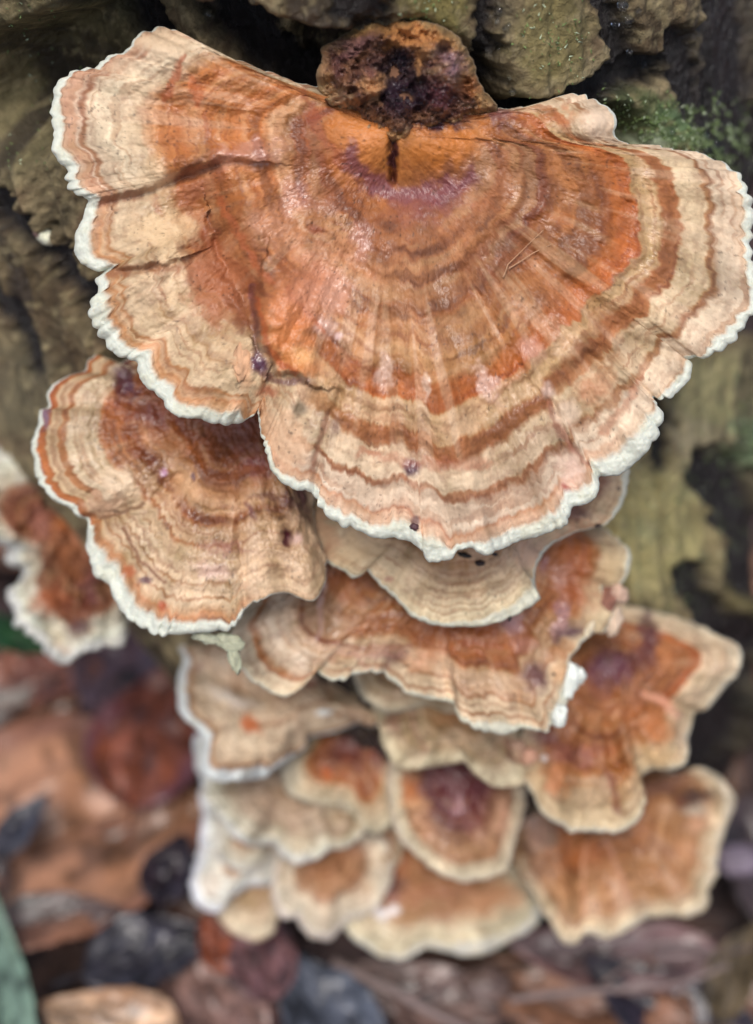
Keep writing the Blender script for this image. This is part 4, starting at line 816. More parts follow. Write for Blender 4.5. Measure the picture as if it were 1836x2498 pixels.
bracket('big tan brown fan at the lower right with an upturned lobe', (1460, 1950),
        [(1440, 1880), (1562, 1880), (1619, 1869), (1651, 1883), (1693, 1873), (1729, 1878), (1764, 1903), (1789, 1939), (1790, 1974), (1768, 2023), (1754, 2070), (1750, 2120), (1740, 2151), (1725, 2170), (1727, 2198), (1708, 2226), (1676, 2237), (1633, 2233), (1576, 2240), (1534, 2265), (1498, 2286), (1463, 2286), (1425, 2281), (1406, 2300), (1385, 2304), (1362, 2285), (1346, 2258), (1330, 2233), (1318, 2205), (1296, 2170), (1265, 2098), (1250, 2060), (1262, 1985), (1290, 1930), (1350, 1880)],
        K1, [(1562, 1880, 3), (1693, 1873, 14), (1764, 1903, 24), (1789, 1950, 26), (1754, 2070, 26), (1740, 2151, 18), (1720, 2210, 26), (1633, 2235, 16), (1534, 2265, 22), (1463, 2286, 22), (1395, 2300, 22), (1346, 2258, 12), (1290, 2160, 6), (1262, 1985, 3), (1350, 1880, 3)],
        103, rough=.06, N=640, K=100, gy=-.3, off=.2, droop=.4, fold=.22, wetb=.05, scal=4, scal_l=80, rimcol=(208, 193, 167),
        stains_and_light=[('e', (1330, 2010, 50, 70, 0), (126, 88, 80), .8, .3, .2), ('e', (1310, 2110, 50, 50, 0), (116, 80, 60), .7, .1, .2), ('e', (1380, 2090, 24, 60, -10), (112, 62, 36), .7, .2, .2), ('e', (1420, 2080, 60, 50, 0), (170, 96, 44), .7, .2, .2), ('p', ([(1480, 2050), (1510, 2130), (1530, 2200)], 8), (196, 142, 112), .5, .1, .2), ('p', ([(1425, 2060), (1420, 2240)], 9), (198, 142, 104), .5, .1, .2), ('e', (1620, 2070, 40, 20, 30), (130, 82, 54), .6, .1, .2),
                ('e', (1610, 1910, 90, 50, 0), (96, 56, 36), .8, .1, .3), ('e', (1700, 1945, 44, 26, 10), (66, 48, 48), .9, .3, .3), ('e', (1695, 1975, 34, 18, 0), (176, 164, 146), .9, 0, .3), ('e', (1700, 2010, 34, 30, 0), (196, 150, 118), .7, 0, .2), ('e', (1660, 1960, 20, 20, 0), (92, 44, 36), .7, .1, .2)],
        bumps=[(1700, 1950, 50, 28, 10, -.35), (1770, 1960, 26, 90, 0, .2), (1420, 2150, 26, 120, 5, .1), (1370, 2120, 24, 110, -10, -.14), (1600, 2120, 120, 90, 0, .1)])

bracket('thin white rimmed layer peeping out under the lower edge of the spotted cream bracket', (600, 1830),
        [(480, 1790), (476, 1850), (488, 1900), (510, 1930), (560, 1940), (620, 1926), (672, 1904), (700, 1870), (690, 1800), (600, 1770)],
        [(0, (160, 128, 108)), (.7, (196, 180, 160)), (1.02, (214, 212, 208))], [(480, 1880, 20), (560, 1940, 14), (600, 1770, 3)], 113, N=240, K=40, gy=-.3, off=.15, droop=.3, fold=.2, wetb=-.4, scal_l=60, rimcol=(195, 199, 201))
bracket('small caramel bracket wedged left of the maroon topped one', (905, 2040),
        [(850, 2010), (838, 2050), (846, 2100), (870, 2140), (905, 2152), (945, 2135), (975, 2095), (985, 2040), (950, 1990), (890, 1985)],
        [(0, (140, 76, 46)), (.4, (170, 104, 62)), (.7, (186, 132, 92)), (.85, (196, 156, 120)), (1.02, (204, 176, 144))], [(846, 2100, 10), (945, 2140, 8), (900, 1985, 3)], 127, N=240, K=40, gy=-.3, off=.75, droop=.3, fold=.2, wetb=.1, scal_l=60, rimcol=(195, 174, 144))
bracket('mauve brown bracket half hidden between the maroon topped one and the big fan', (1300, 2000),
        [(1250, 1960), (1240, 2020), (1246, 2080), (1262, 2130), (1300, 2165), (1345, 2180), (1385, 2150), (1400, 2080), (1380, 1990), (1310, 1940)],
        [(0, (120, 84, 78)), (.4, (140, 100, 90)), (.6, (122, 84, 66)), (.8, (158, 114, 86)), (1.02, (186, 146, 116))], [(1246, 2080, 5), (1345, 2180, 6), (1310, 1940, 3)], 131, N=240, K=40, gy=-.3, off=.5, droop=.3, fold=.25, wetb=.2, scal_l=60, rimcol=(178, 150, 122))
bracket('small cream bracket with a tan heart between the pale lilac one and the white one', (600, 2028),
        [(545, 2020), (530, 2060), (540, 2100), (570, 2122), (610, 2126), (650, 2110), (668, 2075), (650, 2035), (600, 2010)],
        [(0, (150, 96, 66)), (.45, (172, 124, 96)), (.6, (204, 184, 162)), (1.02, (214, 204, 190))], [(540, 2090, 14), (620, 2126, 12), (600, 2010, 3)], 137, zone=.75, rough=.07, N=240, K=40, gy=-.3, depth=25.05, off=.25, droop=.3, fold=.3, wetb=-.3, scal_l=50, rimcol=(210, 206, 196))
bracket('little pale bracket overlapping the right end of the pale lilac double lobed one', (830, 1984),
        [(770, 1985), (762, 2020), (780, 2055), (815, 2070), (855, 2062), (885, 2035), (885, 1990), (830, 1965)],
        [(0, (150, 118, 98)), (.5, (184, 154, 130)), (.75, (168, 138, 114)), (.85, (204, 182, 156)), (1.02, (210, 196, 172))], [(780, 2055, 10), (870, 2050, 10), (830, 1965, 3)], 149, zone=.75, rough=.07, N=240, K=40, gy=-.3, depth=23.95, droop=.3, fold=.3, wetb=-.3, scal_l=44, rimcol=(208, 200, 182))
# far left bracket
L1 = [(0, (90, 46, 42)), (.3, (140, 80, 52)), (.5, (134, 74, 48)), (.62, (122, 62, 44)), (.74, (150, 96, 78)), (.80, (200, 184, 166)), (1.02, (220, 216, 204))]
bracket('blurred rusty bracket at the far left edge with a broad knobbly white rim', (215, 1330),
        [(120, 1140), (100, 1160), (78, 1138), (40, 1104), (0, 1092), (-60, 1110), (-110, 1180), (-90, 1260), (-40, 1300), (0, 1320), (19, 1336), (22, 1367), (44, 1386), (59, 1402), (45, 1425), (16, 1439), (14, 1461), (28, 1486), (36, 1517), (59, 1535), (84, 1557), (106, 1585), (128, 1612), (156, 1625), (184, 1609), (212, 1588), (249, 1579), (293, 1579), (308, 1560), (313, 1526), (320, 1480), (340, 1400), (320, 1260), (230, 1170)],
        L1, [(100, 1160, 8), (0, 1092, 40), (0, 1320, 44), (30, 1370, 34), (59, 1402, 20), (16, 1450, 34), (59, 1535, 30), (128, 1612, 34), (212, 1590, 26), (300, 1570, 36), (320, 1480, 4), (230, 1170, 3)],
        107, rough=.28, N=420, K=80, gy=-.2, off=.3, droop=.4, fold=.45, wetb=.3, scal=9, scal_l=48, rimcol=(206, 206, 199),
        stains_and_light=[('e', (180, 1330, 60, 60, 0), (168, 108, 70), .6, .1, .2), ('e', (190, 1530, 40, 30, -30), (92, 56, 58), .9, .3, .2), ('e', (220, 1430, 30, 60, 0), (104, 58, 60), .7, .3, .2), ('e', (100, 1280, 40, 60, 0), (156, 104, 92), .6, .2, .2), ('e', (170, 1270, 50, 30, 0), (168, 96, 46), .7, .2, .2), ('e', (120, 1470, 50, 40, 0), (166, 92, 52), .7, .1, .2), ('e', (160, 1590, 60, 20, 30), (204, 184, 166), .8, 0, .2)],
        bumps=[(100, 1560, 60, 24, 45, .14), (80, 1230, 50, 60, 0, .1), (190, 1540, 40, 30, 0, -.2)])

# old weathered knob above
bracket('old shrivelled bracket stub with a dark wet hollow, above the cleft of the largest one', (955, 215),
        [(790, 240), (778, 200), (775, 150), (794, 109), (845, 76), (882, 54), (932, 54), (983, 47), (1045, 54), (1092, 73), (1129, 105), (1152, 145), (1170, 189), (1190, 225), (1215, 262), (1150, 300), (1050, 330), (955, 350), (860, 300)],
        [(0, (44, 28, 38)), (.35, (62, 36, 44)), (.5, (96, 58, 56)), (.65, (130, 86, 68)), (.78, (96, 62, 58)), (.86, (170, 120, 80)), (1.02, (140, 114, 86))],
        [(932, 54, 3)], 109, zone=.25, rough=.30, N=520, K=110, gy=.12, off=.18, droop=.5, fold=.4, wetb=.6, scal=9, scal_l=60, thick=2.2, rimcol=(131, 110, 86),
        stains_and_light=[('e', (1010, 90, 90, 40, 10), (178, 122, 70), .9, .2, .3), ('e', (1100, 150, 50, 30, 20), (148, 116, 124), .7, .9, .2), ('e', (1020, 150, 14, 40, 0), (186, 134, 84), .8, .2, .3), ('e', (905, 210, 36, 44, 0), (192, 142, 96), .9, .2, .3), ('e', (820, 150, 30, 60, 30), (96, 58, 56), .8, .2, .2), ('e', (870, 110, 60, 30, -20), (116, 80, 78), .8, .2, .2), ('e', (795, 140, 16, 50, 20), (166, 126, 92), .8, .1, .3), ('e', (975, 150, 26, 40, 0), (44, 34, 44), .95, 1, .3), ('e', (990, 240, 60, 50, 0), (50, 34, 46), .95, 1, .3), ('e', (1080, 240, 60, 50, 0), (82, 40, 50), .8, .9, .2), ('e', (1150, 210, 40, 30, 0), (152, 92, 52), .7, .3, .2), ('e', (900, 180, 20, 20, 0), (104, 62, 58), .8, .3, .2)],
        bumps=[(960, 160, 30, 40, 0, -.2), (990, 240, 50, 40, 0, -.2), (1020, 225, 10, 14, 0, .14), (985, 262, 12, 10, 0, .14), (1060, 262, 16, 10, 0, .12), (860, 230, 24, 30, 0, -.16), (1130, 240, 30, 24, 0, -.16), (880, 100, 40, 20, -20, .12), (1040, 150, 24, 60, 0, .12), (905, 210, 34, 40, 0, .14), (1090, 200, 40, 30, 0, .1), (820, 180, 30, 60, 20, -.14)])
# ------------------------------------------------------------------ small things: helpers
def tube(name, pts, r0, r1, mat, rgb, parent=None, n=8, jitter=0.0, seed=1, sub=6):
    P = np.asarray(pts, float)
    t = np.linspace(0, len(P) - 1, (len(P) - 1) * sub + 1)
    Q = np.stack([np.interp(t, np.arange(len(P)), csmooth_open(P[:, i])) for i in range(3)], -1)
    Q = Q + jitter * np.stack([fbm(t * .9, t * 0 + i * 3, seed, 3) for i in range(3)], -1)
    tan = np.gradient(Q, axis=0); tan /= np.linalg.norm(tan, axis=1)[:, None] + 1e-9
    a = np.cross(tan, [0.3, 0.2, 1]); a /= np.linalg.norm(a, axis=1)[:, None] + 1e-9; b = np.cross(tan, a)
    rr = np.linspace(r0, r1, len(Q))[:, None, None] * (1 + .3 * fbm(t * 1.3, t * 0, seed + 5, 2))[:, None, None]
    ph = np.linspace(0, 2 * np.pi, n, endpoint=False)[None, :, None]
    R = Q[:, None] + rr * (np.cos(ph) * a[:, None] + np.sin(ph) * b[:, None])
    R = np.concatenate([np.repeat(Q[:1, None], n, 1), R, np.repeat(Q[-1:, None], n, 1)])
    f = grid_faces(len(Q) + 2, n); c = R.reshape(-1, 3)
    q = c[f]; nn = np.cross(q[:, 2] - q[:, 0], q[:, 3] - q[:, 1]); mid = np.repeat(np.concatenate([Q[:1], Q, Q[-1:]])[:-1], n, 0)
    if ((q.mean(1) - mid) * nn).sum() < 0: f = f[:, ::-1]
    col = np.tile(lin(rgb), (len(c), 1)) * (1 + .4 * fbm(np.repeat(np.arange(len(Q) + 2) * .4, n), np.tile(np.arange(n) * .5, len(Q) + 2), seed, 3))[:, None]
    return mesh_from(name, c, f, mat, parent, col, np.zeros(len(c)), loc=np.asarray(parent['_loc']) if parent is not None else Q[0])
def csmooth_open(a): return a

def ground_pt(X, Y, z=0.0):
    r = pix(X, Y, 1.0) - CAMPOS
    return CAMPOS + r * ((z - CAMH) / r[2])

def leaf(label, ctr, L, Wd, ang, rgb, seed, cat='dead leaf', group=None, curl=.25, lobes=0, vein=(1.25, .8), holes=(), tilt=(0, 0), edge=None, name='fallen_leaf', mat=None, point=1.2):
    mat = mat or M_LEAF
    nl, nw = 64, 33
    u = np.linspace(0, 1, nl)[:, None]; v = np.linspace(-1, 1, nw)[None]
    wdt = (np.sin(np.pi * np.clip(u, 0, 1) ** .8) ** .75) * (1 - .25 * u) * (1 + .10 * fbm(u * 9, u * 0, seed, 3))
    if lobes: wdt = wdt * (1 - .28 * np.abs(np.sin(np.pi * lobes * u)) ** 3)
    x = (u - .5) * L + 0 * v; y = v * wdt * Wd * .5 + .06 * L * np.sin(u * 3)
    z = curl * ((v * wdt) ** 2) * Wd * .6 + curl * .5 * L * (u - .5) ** 2 * 1.4 + .10 * Wd * fbm(u * 4 + 0 * v, v * 2 + 0 * u, seed + 3, 3)
    veins = np.abs(np.sin((u * 9 - np.abs(v) * 1.3) * np.pi)); vr = (1 - sst(0, .18, veins)) * (np.abs(v) < .95)
    z = z + .012 * L * vr * .5 - .02 * Wd * np.exp(-(v / .05) ** 2)
    ca, sa = math.cos(ang), math.sin(ang); tx, ty = tilt
    z = z + x * tx + y * ty
    P = np.stack([x * ca - y * sa, x * sa + y * ca, z], -1) + np.asarray(ctr) + [0, 0, .15]
    m = fbm(u * 5 + 0 * v, v * 3 + 0 * u, seed + 8, 4)
    base = lin(rgb); base = (base @ np.array([.3, .59, .11])) * .15 + base * .85
    col = base * .82 * (1 + 1.1 * m)[..., None]
    col = col * (1 + .25 * vr)[..., None]
    spot = sst(.12, .3, fbm(u * 14 + 0 * v, v * 7 + 0 * u, seed + 19, 4))[..., None]; col = col * (1 - .6 * spot)
    if edge is not None:
        e = sst(.62, 1.0, np.abs(v) + .5 * fbm(u * 4 + 0 * v, v * 3 + 0 * u, seed + 13, 3))[..., None]; col = col * (1 - e) + lin(edge) * e
    nb = P - [0, 0, .025 * 1.0]
    keep = np.ones((nl, nw), bool)
    for (hu, hv, hr) in holes:
        keep &= np.hypot((u - hu) * L, (v - hv) * Wd * .5 * .8 + 0 * u) + .12 * fbm(u * 12 + 0 * v, v * 6 + 0 * u, seed + 1, 2) > hr
    root = thing(name, label, cat, np.asarray(ctr), group)
    f = grid_faces(nl, nw, False); ok = keep.ravel()[f].all(1)
    f = f[ok]
    n1 = nl * nw
    top = f; bot = f[:, ::-1] + n1
    e = {}
    for q in f:
        for i in range(4):
            k = (q[i], q[(i + 1) % 4])
            if (k[1], k[0]) in e: del e[(k[1], k[0])]
            else: e[k] = 1
    side = np.array([[b_, a_, a_ + n1, b_ + n1] for a_, b_ in e])
    c = np.concatenate([P.reshape(-1, 3), nb.reshape(-1, 3)]); cc = np.concatenate([col.reshape(-1, 3)] * 2)
    F4 = np.concatenate([top, bot, side])
    mesh_from('blade', c, F4, mat, root, cc, loc=np.asarray(ctr))
    mid = P[::6, nw // 2] + [0, 0, .02]
    tube('midrib', mid, .035 * vein[0], .012, mat, tuple(np.clip(np.array(rgb) * vein[1], 0, 255)), root, 6)
    st = P[0, nw // 2]; dirv = P[0, nw // 2] - P[3, nw // 2]; dirv /= np.linalg.norm(dirv)
    tube('petiole', [st + .1 * (P[3, nw // 2] - st), st + dirv * L * .12, st + dirv * L * .24 + [0, 0, -.1]], .04, .03, mat, tuple(np.clip(np.array(rgb) * .7, 0, 255)), root, 6)
    return root

# ------------------------------------------------------------------ leaf litter on the forest floor
LV = [
 ('large tan brown dead leaf with holes, at the left below the far left bracket', 215, 2060, .0, 7.4, 6.2, 25, (178, 122, 84), 401, dict(edge=(128, 88, 72))),
 ('glossy reddish brown dead leaf left of the spotted cream bracket', 385, 1800, .9, 3.4, 2.6, 80, (132, 66, 38), 402, dict(edge=(90, 54, 62), curl=.12)),
 ('purple grey rotting leaf below the tip of the far left bracket', 320, 1630, .3, 2.8, 2.0, 60, (96, 74, 84), 403, {}),
 ('rust brown dead leaf behind the green leaf at the left edge', 90, 1680, .2, 2.8, 1.9, 10, (128, 70, 46), 404, {}),
 ('blurred grey green leaf blade in the bottom left corner', 20, 2430, 1.6, 3.8, 1.5, 105, (96, 122, 104), 405, dict(edge=(110, 132, 116))),
 ('pale tan dead leaf at the bottom edge beside the grey green blade', 270, 2500, 1.0, 2.6, 1.7, 165, (190, 152, 116), 406, dict(edge=(140, 104, 74))),
 ('dark slate wet leaf lying on the large tan brown leaf', 375, 2345, .8, 2.5, 1.6, 20, (50, 48, 58), 407, {}),
 ('dark plum piece added as a hole at the right end of the large tan brown leaf', 425, 2130, .9, 1.5, 1.2, 80, (46, 34, 44), 408, {}),  # dark piece laid on the leaf to stand in for a hole
 ('little slate piece added as a hole on the left part of the large tan brown leaf', 65, 2025, 1.0, 1.5, .8, 60, (62, 62, 74), 409, {}),  # second added piece, in place of the other dark hole
 ('dull brown leaf strip above the grey green blade', 130, 2270, .6, 2.6, 1.1, 10, (90, 70, 66), 410, {}),
 ('small orange rust leaf scrap just below the peach rimmed tan bracket', 540, 2310, .9, 1.3, .8, 120, (140, 66, 30), 411, {}),
 ('mauve brown leaf tip under the brown centred bracket', 655, 2330, 1.0, 1.9, 1.4, 95, (116, 78, 80), 412, {}),
 ('slate blue leaf at the bottom edge below the lowest bracket', 800, 2450, .9, 2.6, 1.7, 130, (80, 86, 100), 413, {}),
 ('pinkish brown dead leaf at the bottom between the tan and slate blue ones', 520, 2430, .4, 2.9, 2.0, 120, (134, 100, 90), 414, {}),
 ('mauve tan dead leaf right below the big tan brown fan', 1480, 2320, .3, 4.0, 1.5, 175, (104, 80, 80), 415, dict(edge=(110, 78, 76))),
 ('grey brown dead leaf at the bottom edge in the middle', 1040, 2430, .3, 2.8, 1.5, 160, (112, 86, 78), 416, {}),
 ('blackish plum leaf at the bottom right corner', 1640, 2470, .2, 3.6, 2.0, 150, (42, 34, 46), 417, {}),
 ('dark slate leaf scrap in the gap between the lowest bracket and the big fan', 1330, 2240, .2, 1.3, 1.0, 70, (34, 48, 58), 418, {}),
 ('pale grey leaf scrap at the left edge above the large tan brown leaf', 10, 1740, .4, 1.5, 1.0, 40, (128, 118, 108), 419, {}),
 ('olive brown leaf standing in the dark at the right edge near the bottom', 1800, 2380, .4, 2.2, 1.0, 60, (104, 88, 62), 420, {}),
]
for (lb, X, Y, z, L_, W_, ang, rgb, sd, kw) in LV:
    leaf(lb, ground_pt(X, Y, z + .35), L_, W_, math.radians(ang), rgb, sd, tilt=(.08 * math.sin(sd), .1 * math.cos(sd * 1.7)), **kw)
leaf('bright dark green leaf at the left edge below the far left bracket', pix(28, 1545, 27.5), 1.9, 1.0, math.radians(150), (22, 76, 26), 431, cat='green leaf', curl=.1, tilt=(.1, .5), name='green_leaf')

def copy_thing(o):
    c = o.copy(); C.objects.link(c)
    for ch in o.children:
        k = ch.copy(); C.objects.link(k); k.parent = c
    return c
protos = []
for i, rgb in enumerate([(136, 92, 66), (104, 72, 58), (156, 112, 80), (70, 54, 54)]):
    g = ground_pt(60 + 500 * i, 1300 - 90 * i, .3) if i < 2 else ground_pt(-500 + 2900 * (i - 2), 1500, .3)
    protos.append(leaf(['mid brown', 'dark brown', 'light tan brown', 'blackish plum'][i] + ' dead leaf among the litter around the foot of the trunk', g, 4.2, 2.7, i * 1.3, rgb, 450 + i, group=['mid brown', 'dark brown', 'light tan brown', 'blackish plum'][i] + ' leaves in the litter'))
rng = random.Random(3)
for i in range(70):
    o = copy_thing(protos[i % 4])
    if i < 42: g = ground_pt(rng.uniform(-300, 2100), rng.uniform(1300, 2600), rng.uniform(-.1, .35))
    else:
        a = rng.uniform(0, 6.28); rr = rng.uniform(9, 26); g = np.array([rr * math.cos(a), 10 + rr * math.sin(a), rng.uniform(0, .5)])
    o.location = Vector(g * CM); s_ = rng.uniform(.5, 1.0); o.scale = (s_, s_, s_)
    o.rotation_euler = (rng.uniform(-.25, .25), rng.uniform(-.25, .25), rng.uniform(0, 6.28))

for lb, p, q, r in [('pale grey twig lying diagonally at the bottom below the lowest bracket', (820, 2350), (1290, 2560), .10),
                    ('thin brown twig at the bottom right under the mauve tan leaf', (1250, 2440), (1780, 2360), .07)]:
    A, B = ground_pt(*p, 1.3), ground_pt(*q, 1.1)
    t = thing('twig', lb, 'twig', A)
    tube('stem', [A, A * .7 + B * .3 + [0, 0, .2], A * .3 + B * .7 - [0, 0, .1], B], r, r * .6, M_TWIG, (124, 108, 104), t, 8, .15, 5)
    m = A * .6 + B * .4 + [0, 0, .12]
    tube('side_shoot', [m, m + (B - A) * .12 + [.2, .3, .2], m + (B - A) * .2 + [.35, .6, .3]], r * .5, r * .25, M_TWIG, (110, 90, 84), t, 6, .05, 6)
for lb, X, Y, s_, rgb in [('small lilac grey pebble at the right edge beside the big fan', 1800, 2100, .33, (116, 104, 116)),
                          ('dull brown pebble at the bottom centre beside the pale twig', 1180, 2400, .35, (96, 78, 72))]:
    g = ground_pt(X, Y, 1.0)
    tag(lump('pebble', g, [(s_ * 1.3, 0, 0), (0, s_, 0), (0, 0, s_ * .7)], M_LEAF, rgb, int(X), noise=.15), lb, 'pebble')

# ------------------------------------------------------------------ torn flaps and nodules on the brackets
def flap(root, key, X, Y, rx, ry, an, rgb, seed, h=.05, lift=.02, name='torn_flap', mat=None, noise=.3):
    p, d = on_surface(key, X, Y, lift); k = d / F
    ca, sa = math.cos(math.radians(an)), math.sin(math.radians(an))
    u = RIGHT * ca + DOWN * sa; v = -RIGHT * sa + DOWN * ca
    return lump(name, p, [u * rx * k, v * ry * k, FWD * h], mat or M_RIM, rgb, seed, root, noise, wet=0)
BK_, RK_, SK_, MK_, LK_ = BROAD.name, RIGHTB.name, SECOND.name, MAIN.name, LIP.name
flap(BROAD, BK_, 1508, 1448, 20, 26, -20, (186, 156, 136), 1, .09)
flap(BROAD, BK_, 1496, 1518, 19, 38, 16, (204, 180, 156), 2, .09, -.1)
flap(BROAD, BK_, 1436, 1535, 10, 20, 26, (214, 200, 172), 3, .06, .03)
flap(BROAD, BK_, 1478, 1470, 22, 40, 25, (136, 92, 76), 4, .08, -.05)
flap(BROAD, BK_, 1392, 1660, 16, 44, 12, (214, 218, 208), 5, .07, .04)
flap(BROAD, BK_, 1366, 1745, 18, 28, 10, (214, 218, 208), 6, .06, .04)
flap(BROAD, BK_, 1412, 1648, 16, 18, 0, (214, 218, 208), 7, .06, .04)
flap(SECOND, SK_, 560, 1565, 34, 20, 20, (156, 158, 134), 8, .04, -.22, 'margin_flap')
flap(SECOND, SK_, 572, 1610, 15, 34, -14, (156, 158, 134), 9, .04, -.22, 'margin_flap')
flap(SECOND, SK_, 505, 1556, 34, 14, 8, (160, 162, 140), 10, .04, -.22, 'margin_flap')
flap(RIGHTB, RK_, 1290, 1843, 22, 22, 0, (196, 150, 124), 11, .14, .05, 'nodule', noise=.15)
flap(RIGHTB, RK_, 1326, 1849, 9, 9, 0, (210, 196, 186), 12, .07, .05, 'nodule', noise=.1)
flap(RIGHTB, RK_, 1262, 1818, 20, 16, 10, (186, 150, 124), 13, .12, .1, 'nodule', noise=.15)
flap(MAIN, MK_, 590, 880, 22, 46, 8, (196, 152, 116), 14, .05, -.02, 'nodule', mat=M_CAP, noise=.2)

# debris lying on the caps
for lb, key, X, Y, rx, ry, an, rgb in [
    ('long black debris bit under the lowest point of the largest bracket', LK_, 1133, 1354, 19, 6, 14, (34, 30, 24)),
    ('squarish dark brown debris crumb right of the long black bit', LK_, 1170, 1374, 13, 7, 2, (44, 30, 28)),
    ('small black crumb at the edge of the white margin above the cream lip', LK_, 1206, 1352, 8, 4, 8, (40, 36, 40)),
    ('tiny dark crumb on the lower rim of the cream lip', LK_, 1243, 1510, 5, 6, 20, (46, 34, 34)),
    ('tiny curled black crumb at the left end of the cream lip', LK_, 762, 1252, 4, 6, 0, (46, 34, 34)),
    ('dark crumb on the upper right corner of the cream lip', LK_, 1459, 1282, 9, 4, -8, (52, 36, 36)),
    ('dark purple crumb on the white margin at the foot of the largest bracket', MK_, 1010, 1284, 11, 9, 30, (78, 50, 54)),
    ('small dark crumb in the middle of the torn patch of the broad bracket', BK_, 1350, 1645, 4, 4, 0, (60, 38, 36))]:
    p, d = on_surface(key, X, Y, .03); k = d / F; ca, sa = math.cos(math.radians(an)), math.sin(math.radians(an))
    tag(lump('debris_crumb', p, [(RIGHT * ca + DOWN * sa) * rx * k, (-RIGHT * sa + DOWN * ca) * ry * k, FWD * ry * k * .8], M_SPECK, rgb, int(X), noise=.3, nu=16, nv=10), lb, 'debris')

def fibre(lb, key, pts, r, rgb, lift=.06):
    P_ = [on_surface(key, x, y, lift)[0] for x, y in pts]
    tag(tube('fibre', P_, r, r * .5, M_FIBRE, rgb, None, 6, .01, 3), lb, 'fibre')
fibre('pale bent fibre stuck across the right half of the largest bracket', MK_, [(1226, 676), (1240, 645), (1285, 600), (1325, 562)], .008, (172, 132, 100))
fibre('shorter pale fibre beside the bent one on the largest bracket', MK_, [(1240, 655), (1300, 618), (1345, 596)], .008, (176, 136, 104))

# ------------------------------------------------------------------ on the bark
def trunk_at(X, Y, lift=0.0):
    sx, sy, P = SURF['trunk']; d2 = (sx - X) ** 2 + (sy - Y) ** 2
    ids = np.argpartition(d2, 60)[:60]; i = ids[np.argmin(((P[ids] - CAMPOS) @ FWD) + d2[ids] * .01)]
    d = (P[i] - CAMPOS) @ FWD
    return pix(X, Y, d - lift), d
p, d = trunk_at(112, 575, .22); k = d / F
t = thing('tiny_white_bracket', 'tiny white bracket bud alone on the bark left of the largest one', 'bracket fungus', p)
lump('cap', p, [(RIGHT * .8 + DOWN * .6) * 30 * k, (-RIGHT * .6 + DOWN * .8) * 19 * k, FWD * .12], M_RIM, (214, 214, 190), 31, t, .2)
lump('stub', p + (-RIGHT * .7 - DOWN * .1) * 24 * k, [(RIGHT * .9 + DOWN * .4) * 15 * k, (-RIGHT * .4 + DOWN * .9) * 9 * k, FWD * .1], M_RIM, (150, 120, 112), 32, t, .25)

# moss on the bark: short shoots, beyond counting
sx, sy, Pt = SURF['trunk']
r_ = np.random.RandomState(5)
w = np.zeros(len(sx))
for (x, y, rx, ry, k) in [(1600, 340, 110, 60, 1.0), (1730, 340, 60, 60, 1.0), (1820, 1080, 60, 90, .6), (1520, 300, 80, 60, .4), (1350, 100, 80, 120, .07), (1060, 20, 80, 80, .07), (1650, 1250, 150, 200, .05), (60, 200, 120, 200, .04)]:
    w = np.maximum(w, k * np.exp(-(((sx - x) / rx) ** 2 + ((sy - y) / ry) ** 2)))
w = w * (fbm(sx / 16, sy / 16, 77, 3) > .05) ; w[w < .01] = 0
ids = r_.choice(len(sx), 5200, p=w / w.sum())
base = Pt[ids] + r_.normal(0, .012, (5200, 3)); up = -FWD + r_.normal(0, .55, (5200, 3)); up /= np.linalg.norm(up, axis=1)[:, None]
sd_ = np.cross(up, r_.normal(0, 1, (5200, 3))); sd_ /= np.linalg.norm(sd_, axis=1)[:, None]
hh = r_.uniform(.02, .055, (5200, 1)); ww = .012
tri = np.stack([base - sd_ * ww - up * .02, base + sd_ * ww - up * .02, base + up * hh + sd_ * r_.normal(0, .01, (5200, 1))], 1)
third = np.cross(up, sd_); q4 = base + third * ww * 1.4 - up * .02
V_ = np.concatenate([tri, q4[:, None]], 1).reshape(-1, 3); i4 = np.arange(5200)[:, None] * 4
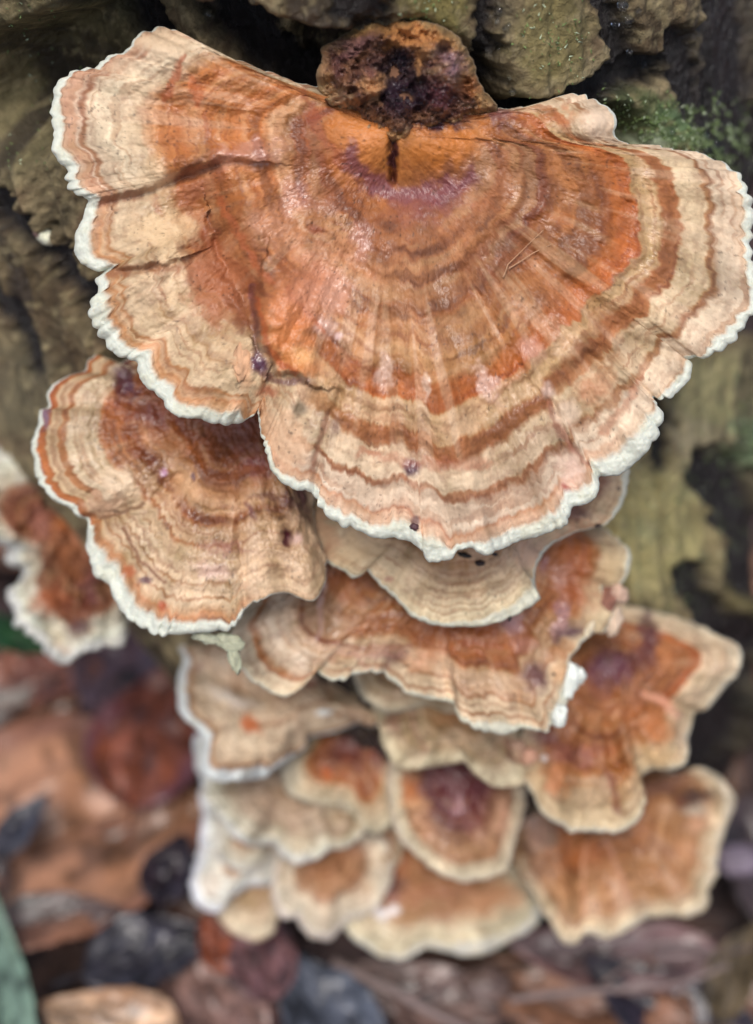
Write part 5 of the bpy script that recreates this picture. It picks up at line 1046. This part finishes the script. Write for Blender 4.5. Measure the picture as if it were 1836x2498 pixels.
Ff = np.concatenate([i4 + [0, 1, 2], i4 + [1, 3, 2], i4 + [3, 0, 2]])
mc_ = lin((104, 124, 74)) * r_.uniform(.5, 1.5, (5200, 1)); mc_ = np.where(r_.rand(5200, 1) < .2, lin((176, 190, 158)), mc_)
ms = mesh_from('moss', V_, Ff, M_FIBRE, None, np.repeat(mc_, 4, 0))
ms['kind'] = 'stuff'; ms['label'] = 'short green and whitish moss shoots on the bark right of the brackets'; ms['category'] = 'moss'

# water beads on the wet bark
mw, ntw, bw = new_mat('water'); bw.inputs['Base Color'].default_value = (.9, .95, 1, 1); bw.inputs['Roughness'].default_value = .04
bw.inputs['Transmission Weight'].default_value = 1.0; bw.inputs['IOR'].default_value = 1.333
def water_bead(X, Y, r, lb, grp):
    p, d = trunk_at(X, Y, r * .3)
    o = lump('water_bead', p, [RIGHT * r, DOWN * r * 1.1, FWD * r * .8], mw, (255, 255, 255), int(X), noise=.12, nu=16, nv=10)
    tag(o, lb, 'water bead', grp)
water_bead(507, 33, .075, 'single bright water bead in the dark crevice above the left part of the largest bracket', None)
for X, Y, r in [(1218, 24, .06), (1232, 70, .04), (1240, 62, .03), (1214, 52, .035), (1222, 150, .03), (1216, 120, .045), (1243, 190, .03), (1250, 222, .05), (1238, 205, .025)]:
    water_bead(X, Y, r, 'water bead in the dark crevice right of the old shrivelled stub', 'water beads in the crevice beside the stub')
for X, Y, r in [(1518, 12, .07), (1530, 50, .08), (1500, 60, .05), (1555, 28, .05), (1560, 100, .03), (1535, 128, .035), (1572, 160, .05), (1565, 166, .03)]:
    water_bead(X, Y, r, 'water bead on the dark wet bark above the mossy plate at the upper right', 'water beads on the upper right bark')
for X, Y, r in [(1718, 330, .06), (1745, 350, .07), (1760, 365, .05), (1725, 362, .05), (1775, 305, .04), (1750, 250, .03), (1620, 300, .03), (1640, 320, .04), (1668, 360, .03)]:
    water_bead(X, Y, r, 'water bead among the moss shoots behind the upper right margin of the largest bracket', 'water beads in the moss')
